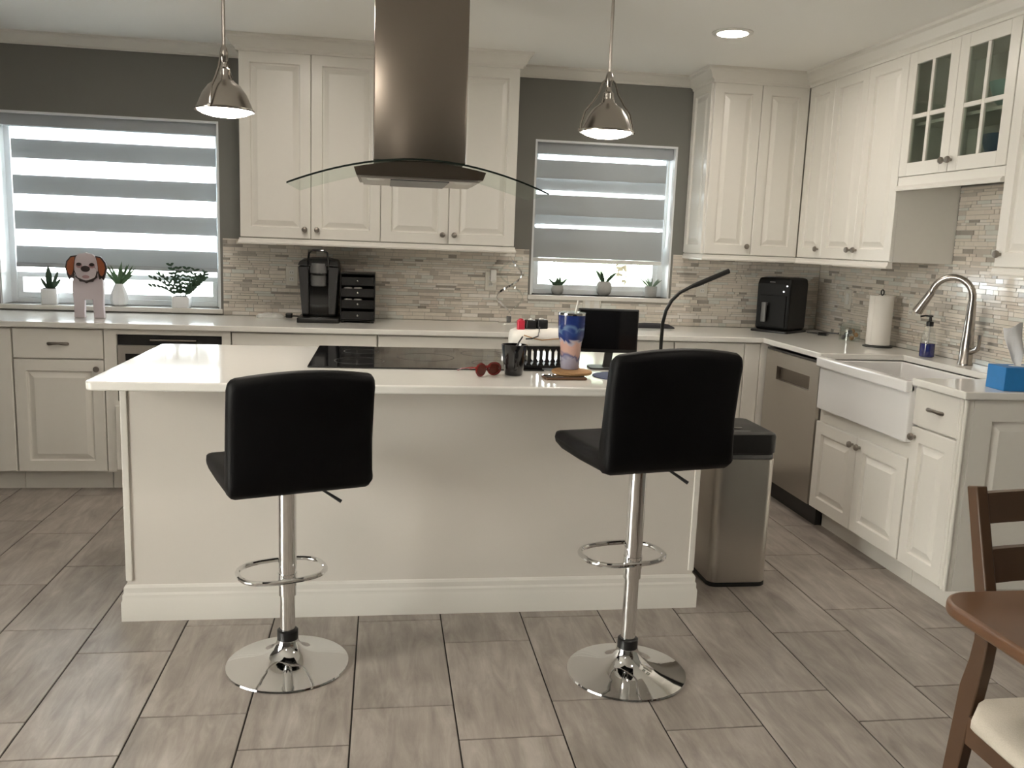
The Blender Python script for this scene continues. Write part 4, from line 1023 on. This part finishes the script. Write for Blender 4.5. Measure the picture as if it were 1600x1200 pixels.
# vase of grass leaves
t = thing('potted_plant', 'bushy green sprigs in a tall white teardrop vase on the wide sill', 'plant', (-4.385, .028, W1[2]), 0, 'plants on the wide sill', local=True)
obj('vase', MB().lathe([(.03, 0), (.045, .012), (.051, .04), (.046, .075), (.03, .115), (.022, .132), (.018, .13)], (0, 0, 0), 9), 'white_ceramic', t, angle=20)
lv = []
for k in range(30):
    a_ = pr.random()*2*PI; s = .15+.9*pr.random(); lv.append(((.008*math.cos(a_), .008*math.sin(a_), .12), (s*math.cos(a_), -.5*s*abs(math.sin(a_)), 1), .08+.07*pr.random(), .013, .25))
leaf_set(t, 'leaf', 'leaf_green', lv)
# trailing plant
t = thing('potted_plant', 'trailing leafy plant in a low white cube pot on the wide sill', 'plant', (-4.035, .04, W1[2]), 0, 'plants on the wide sill', local=True)
obj('pot', MB().rbox(-.05, .05, -.045, .045, 0, .066, .01, 3), 'white_ceramic', t)
obj('soil', MB().box(-.04, .04, -.036, .036, .066, .068), 'soil', t, smooth=False)
lv = []
for k in range(14):
    a_ = PI*(k+.5)/14 if k < 9 else pr.random()*2*PI
    dirx = math.cos(a_); s = .45+.5*pr.random()
    p = Vector((.02*dirx, .02*(pr.random()-.5), .066)); d = Vector((dirx*1.1-.1, -.2*pr.random(), 1.0)).normalized(); st = [p.copy()]
    for j in range(7):
        p = p+d*.019*(s+.5); d = (d+Vector((-.03, 0, -.11 if dirx < -.2 else -.04))).normalized(); st.append(p.copy())
        for q in (-1, 1): lv.append((tuple(p), (q*.8*abs(d.z)+d.x*.5, -.3*q, .5), .026+.010*pr.random(), .015, .3))
    obj('stem', MB().tube(st, .0016, 5), 'leaf_dark', t)
leaf_set(t, 'leaf', 'leaf_dark', lv)
# three on the small sill
def round_pot(label, x, prof, mat, leaves, lm):
    t = thing('potted_plant', label, 'plant', (x, .065, W2[2]), 0, 'plants on the small sill', local=True)
    obj('pot', MB().lathe(prof, (0, 0, 0), 24), mat, t)
    leaf_set(t, 'leaf', lm, leaves)
lv = [((.02*math.cos(k), .02*math.sin(k), .058), (.7*math.cos(k*1.7), .5*math.sin(k*1.7), .8), .035+.03*(k % 3 == 0), .014, .1) for k in range(16)]
round_pot('tiny rosette succulent in a small grey round pot on the small sill', -1.742, [(.022, 0), (.034, .010), (.040, .032), (.036, .056), (.03, .06)], 'stone_pot', lv, 'leaf_dark')
lv = [((.015*math.cos(k*2.1), .015*math.sin(k*2.1), .088), (.75*math.cos(k*2.1), .5*math.sin(k*2.1), 1), .06+.03*(k % 2), .020, .5) for k in range(11)]
round_pot('spiky succulent in a round grey stone pot, tallest on the small sill', -1.437, [(.022, 0), (.042, .018), (.050, .048), (.045, .078), (.034, .092), (.026, .09)], 'stone_pot', lv, 'leaf_dark')
lv = [((.02*math.cos(k*1.3), .02*math.sin(k*1.3), .07), (.9*math.cos(k*1.3), .5*math.sin(k*1.3), 1), .04+.035*pr.random(), .010, .4) for k in range(20)]
round_pot('feathery pale plant in a straight grey pot on the small sill', -1.125, [(.032, 0), (.037, .004), (.040, .07), (.035, .072)], 'stone_pot', lv, 'leaf_pale')

# ------------------------------------------------------------------ things on the island
IZ = ZC
# mug with spoon
t = thing('coffee_mug', 'glossy black coffee mug standing beside the sunglasses', 'mug', (-2.348, -2.21, IZ), 0, None, local=True)
obj('cup', MB().lathe([(.030, 0), (.034, .004), (.040, .045), (.047, .10), (.049, .117), (.046, .117), (.043, .10), (.036, .045), (.028, .012)], (0, 0, 0), 32), 'black_gloss', t, angle=50)
obj('handle', MB().tube([(.0, -.045, .095), (.0, -.066, .09), (.0, -.07, .062), (.0, -.060, .035), (.0, -.040, .028)], .006, 8), 'black_gloss', t)
o = obj('spoon', MB().tube([(-2.365, -2.205, IZ+.03), (-2.345, -2.20, IZ+.10), (-2.315, -2.19, IZ+.145)], .003, 8, rads=[.008, .003, .003]), 'dark_grey_plastic'); tag(o, 'dark thin spoon standing in the black mug', 'spoon')
# sunglasses
t = thing('sunglasses', 'dark red sunglasses lying folded on the island worktop', 'sunglasses', (-2.452, -2.25, IZ), math.radians(35), None, local=True)
for s in (-1, 1):
    l = obj('lens_rim', MB().tube([(s*.033+.026*math.cos(2*PI*i/20), .006*math.cos(2*PI*i/20*1)*s*-1, .027+.022*math.sin(2*PI*i/20)) for i in range(20)], .0042, 8, closed=True), 'red_gloss', t)
    obj('lens', MB().lathe([(.0235, -.001), (.0235, .001)], (s*.033, 0, .027), 20, (0, 1, 0), sy=1.0), 'amber_lens', l)
    obj('temple', MB().tube([(s*.058, 0, .036), (s*.060, .02, .035), (s*.04, .10, .02), (s*.03, .135, .008)], .0028, 8), 'red_gloss', t)
obj('bridge', MB().tube([(-.010, 0, .033), (0, -.003, .037), (.010, 0, .033)], .0035, 8), 'red_gloss', t)
# black slatted riser with a white pouch on top
rx0, rx1, ry0, ry1 = -2.325, -2.06, -2.06, -1.92
t = thing('slatted_riser', 'low black desk riser with turned slats behind the mug and tumbler', 'riser', ((rx0+rx1)/2, (ry0+ry1)/2, IZ))
ZR = IZ+.0065
obj('bottom_rail', MB().box(rx0, rx1, ry0, ry1, ZR, ZR+.010), 'black_plastic', t, smooth=False)
obj('top_board', MB().box(rx0, rx1, ry0, ry1, ZR+.076, ZR+.084), 'black_plastic', t, smooth=False)
for k in range(11):
    x = rx0+.012+k*(rx1-rx0-.024)/10
    for y in (ry0+.010, ry1-.010):
        obj('slat', MB().loops([[(x-a_, y-.005, z), (x+a_, y-.005, z), (x+a_, y+.005, z), (x-a_, y+.005, z)] for a_, z in ((.011, ZR+.010), (.005, ZR+.020), (.005, ZR+.064), (.011, ZR+.076))]), 'black_plastic', t, smooth=False)
ZP = ZR+.0845
t = thing('zip_pouch', 'cream soft pouch lying on the black slatted riser', 'pouch', (-2.19, -1.99, ZP), 0, None, local=True)
rings = []
for x, k in ((-.145, .55), (-.14, .85), (-.12, .97), (-.05, 1), (.05, 1), (.12, .97), (.135, .8)):
    rings.append([(x, -.068*k, .004), (x, -.078*k, .022), (x, -.074*k, .042*k), (x, -.05*k, .060*k), (x, .04*k, .066*k), (x, .07*k, .05*k), (x, .072*k, .02), (x, .062*k, 0), (x, -.055*k, 0)])
obj('body', MB().loops(rings), 'paper', t, angle=70)
obj('flap_seam', MB().tube([(-.10, -.074, .046), (-.06, -.082, .034), (-.03, -.083, .029), (.02, -.081, .034), (.10, -.078, .040)], .0022, 6), 'cork', t)
ZQ = ZP+.0665
for i, (x, m, w, h, lab) in enumerate(((-2.292, 'red_plastic', .030, .040, 'small red bottle cap on the cream pouch'), (-2.252, 'black_plastic', .042, .034, 'black square adapter on the cream pouch next to the red cap'), (-2.205, 'black_plastic', .044, .036, 'black square adapter on the cream pouch next to the tumbler'))):
    t = thing('red_cap' if i == 0 else 'power_adapter', lab, 'cap' if i == 0 else 'adapter', (x, -1.985+.01*i, ZQ-.006*(i == 0)-.002), .1*i, None, local=True)
    obj('body', MB().rbox(-w/2, w/2, -w/2, w/2, 0, h, .005, 3), m, t)
    obj('tip', MB().lathe([(.010, h), (.010, h+.004), (.004, h+.006)], (0, 0, 0), 12), 'white_plastic' if i else 'red_plastic', t)
o = obj('thin_cable', MB().tube([(-2.222, -2.02, ZQ+.008), (-2.228, -2.055, ZQ-.006), (-2.235, -2.074, ZQ-.022), (-2.26, -2.079, ZQ-.032), (-2.285, -2.078, ZQ-.034)], .0028, 6), 'black_plastic'); tag(o, 'short black cable hanging over the cream pouch', 'cable')
# phone, cork coaster, tumbler
t = thing('phone', 'phone in a brown patterned case partly under the cork coaster', 'phone', (-2.165, -2.285, IZ), math.radians(4), None, local=True)
obj('case', MB().rbox(-.083, .078, -.036, .036, 0, .010, .010, 4), 'walnut_top', t)
obj('screen', MB().rbox(-.078, .073, -.032, .032, .010, .0108, .007, 3, rt=.0002), 'black_gloss', t)
o = obj('coaster', MB().lathe([(.074, 0), (.077, .004), (.077, .010), (.073, .012)], (-2.125, -2.215, IZ+.0112), 36), 'cork'); tag(o, 'round cork coaster under the blue swirl tumbler', 'coaster')
ZT2 = IZ+.0235
t = thing('tumbler', 'tall insulated tumbler with a blue and pink swirl print', 'tumbler', (-2.125, -2.175, ZT2), 0, None, local=True)
obj('cup', MB().lathe([(.033, 0), (.0355, .003), (.040, .085), (.043, .105), (.050, .125), (.053, .205), (.053, .212), (.050, .213)], (0, 0, 0), 36), 'tumbler_swirl', t, angle=50)
obj('rim', MB().lathe([(.0535, .207), (.054, .211), (.053, .216), (.050, .216)], (0, 0, 0), 36), 'chrome', t)
obj('lid', MB().lathe([(.049, .2135), (.049, .219), (.02, .2205)], (0, 0, 0), 30), 'clear_glass', t)
obj('straw', MB().cyl((.006, .01, .15), (.026, .02, .262), .004, 10), 'white_plastic', t)
# monitor
t = thing('small_monitor', 'small black monitor on a stand behind the raised bar stool', 'monitor', (-1.93, -1.985, IZ), math.radians(-4), None, local=True)
obj('foot', MB().prism(rpoly(-.075, .065, -.055, .055, .02), FT(0, 0, 0), 0, .007), 'dark_grey_plastic', t, smooth=False)
obj('neck', MB().loops([[(-.016, -.01, .007), (.016, -.01, .007), (.016, .008, .007), (-.016, .008, .007)], [(-.004, .012, .075), (.028, .012, .075), (.028, .028, .075), (-.004, .028, .075)]]), 'black_plastic', t, smooth=False)
s = obj('case', MB().rbox(-.125, .125, .004, .026, .064, .242, .006, 3), 'black_plastic', t)
obj('screen', MB().box(-.118, .118, .0028, .0042, .078, .235), 'black_gloss', t, smooth=False)
obj('rear_arm', MB().box(-.04, .05, .0262, .034, .066, .10), 'black_plastic', t, smooth=False)
o = obj('mouse_pad', MB().lathe([(.105, 0), (.105, .003), (.102, .004)], (-1.935, -2.21, IZ), 40), 'navy_mat'); tag(o, 'round dark blue mouse pad in front of the small monitor', 'mouse pad')
# gooseneck lamp
t = thing('gooseneck_lamp', 'slim black gooseneck desk lamp bending over the island', 'lamp', (-1.675, -1.90, IZ))
obj('base', MB().lathe([(.06, IZ), (.06, IZ+.012), (.052, IZ+.018), (.01, IZ+.02)], (-1.675, -1.90, 0), 30), 'black_plastic', t)
obj('neck', MB().tube([(-1.675, -1.9, IZ+.018), (-1.676, -1.9, 1.03), (-1.674, -1.9, 1.10), (-1.664, -1.9, 1.15), (-1.643, -1.9, 1.192), (-1.61, -1.9, 1.226), (-1.563, -1.9, 1.252)], .0075, 10), 'black_plastic', t)
obj('head', MB().tube([(-1.563, -1.9, 1.252), (-1.53, -1.9, 1.266), (-1.40, -1.9, 1.324)], .0095, 10, rads=[.0078, .0105, .0105]), 'black_plastic', t)

# ------------------------------------------------------------------ outside: a leafy tree beyond the small window
t = thing('garden_tree', 'sunlit leafy tree outside the small window', 'tree', (-.35, 3.6, -.16), 0, None, local=True)
obj('trunk', MB().tube([(0, 0, 0), (.05, .02, .8), (-.03, 0, 1.5), (.02, .05, 2.2)], .07, 10, rads=[.09, .07, .05, .03]), 'bark', t)
mb = MB(); tr = random.Random(3)
for k in range(2600):
    u = Vector((tr.gauss(0, 1), tr.gauss(0, 1), tr.gauss(0, 1))).normalized()*(.35+.65*tr.random()**.5)
    p = Vector((u.x*.75, u.y*.7, 1.55+u.z*.85)); d = Vector((tr.gauss(0, 1), tr.gauss(0, 1), tr.gauss(0, .6)))
    leaf_strip(mb, p, d, .10, .045, .3, 2)
obj('foliage', mb, 'tree_leaf', t, recalc=False, kind='stuff')
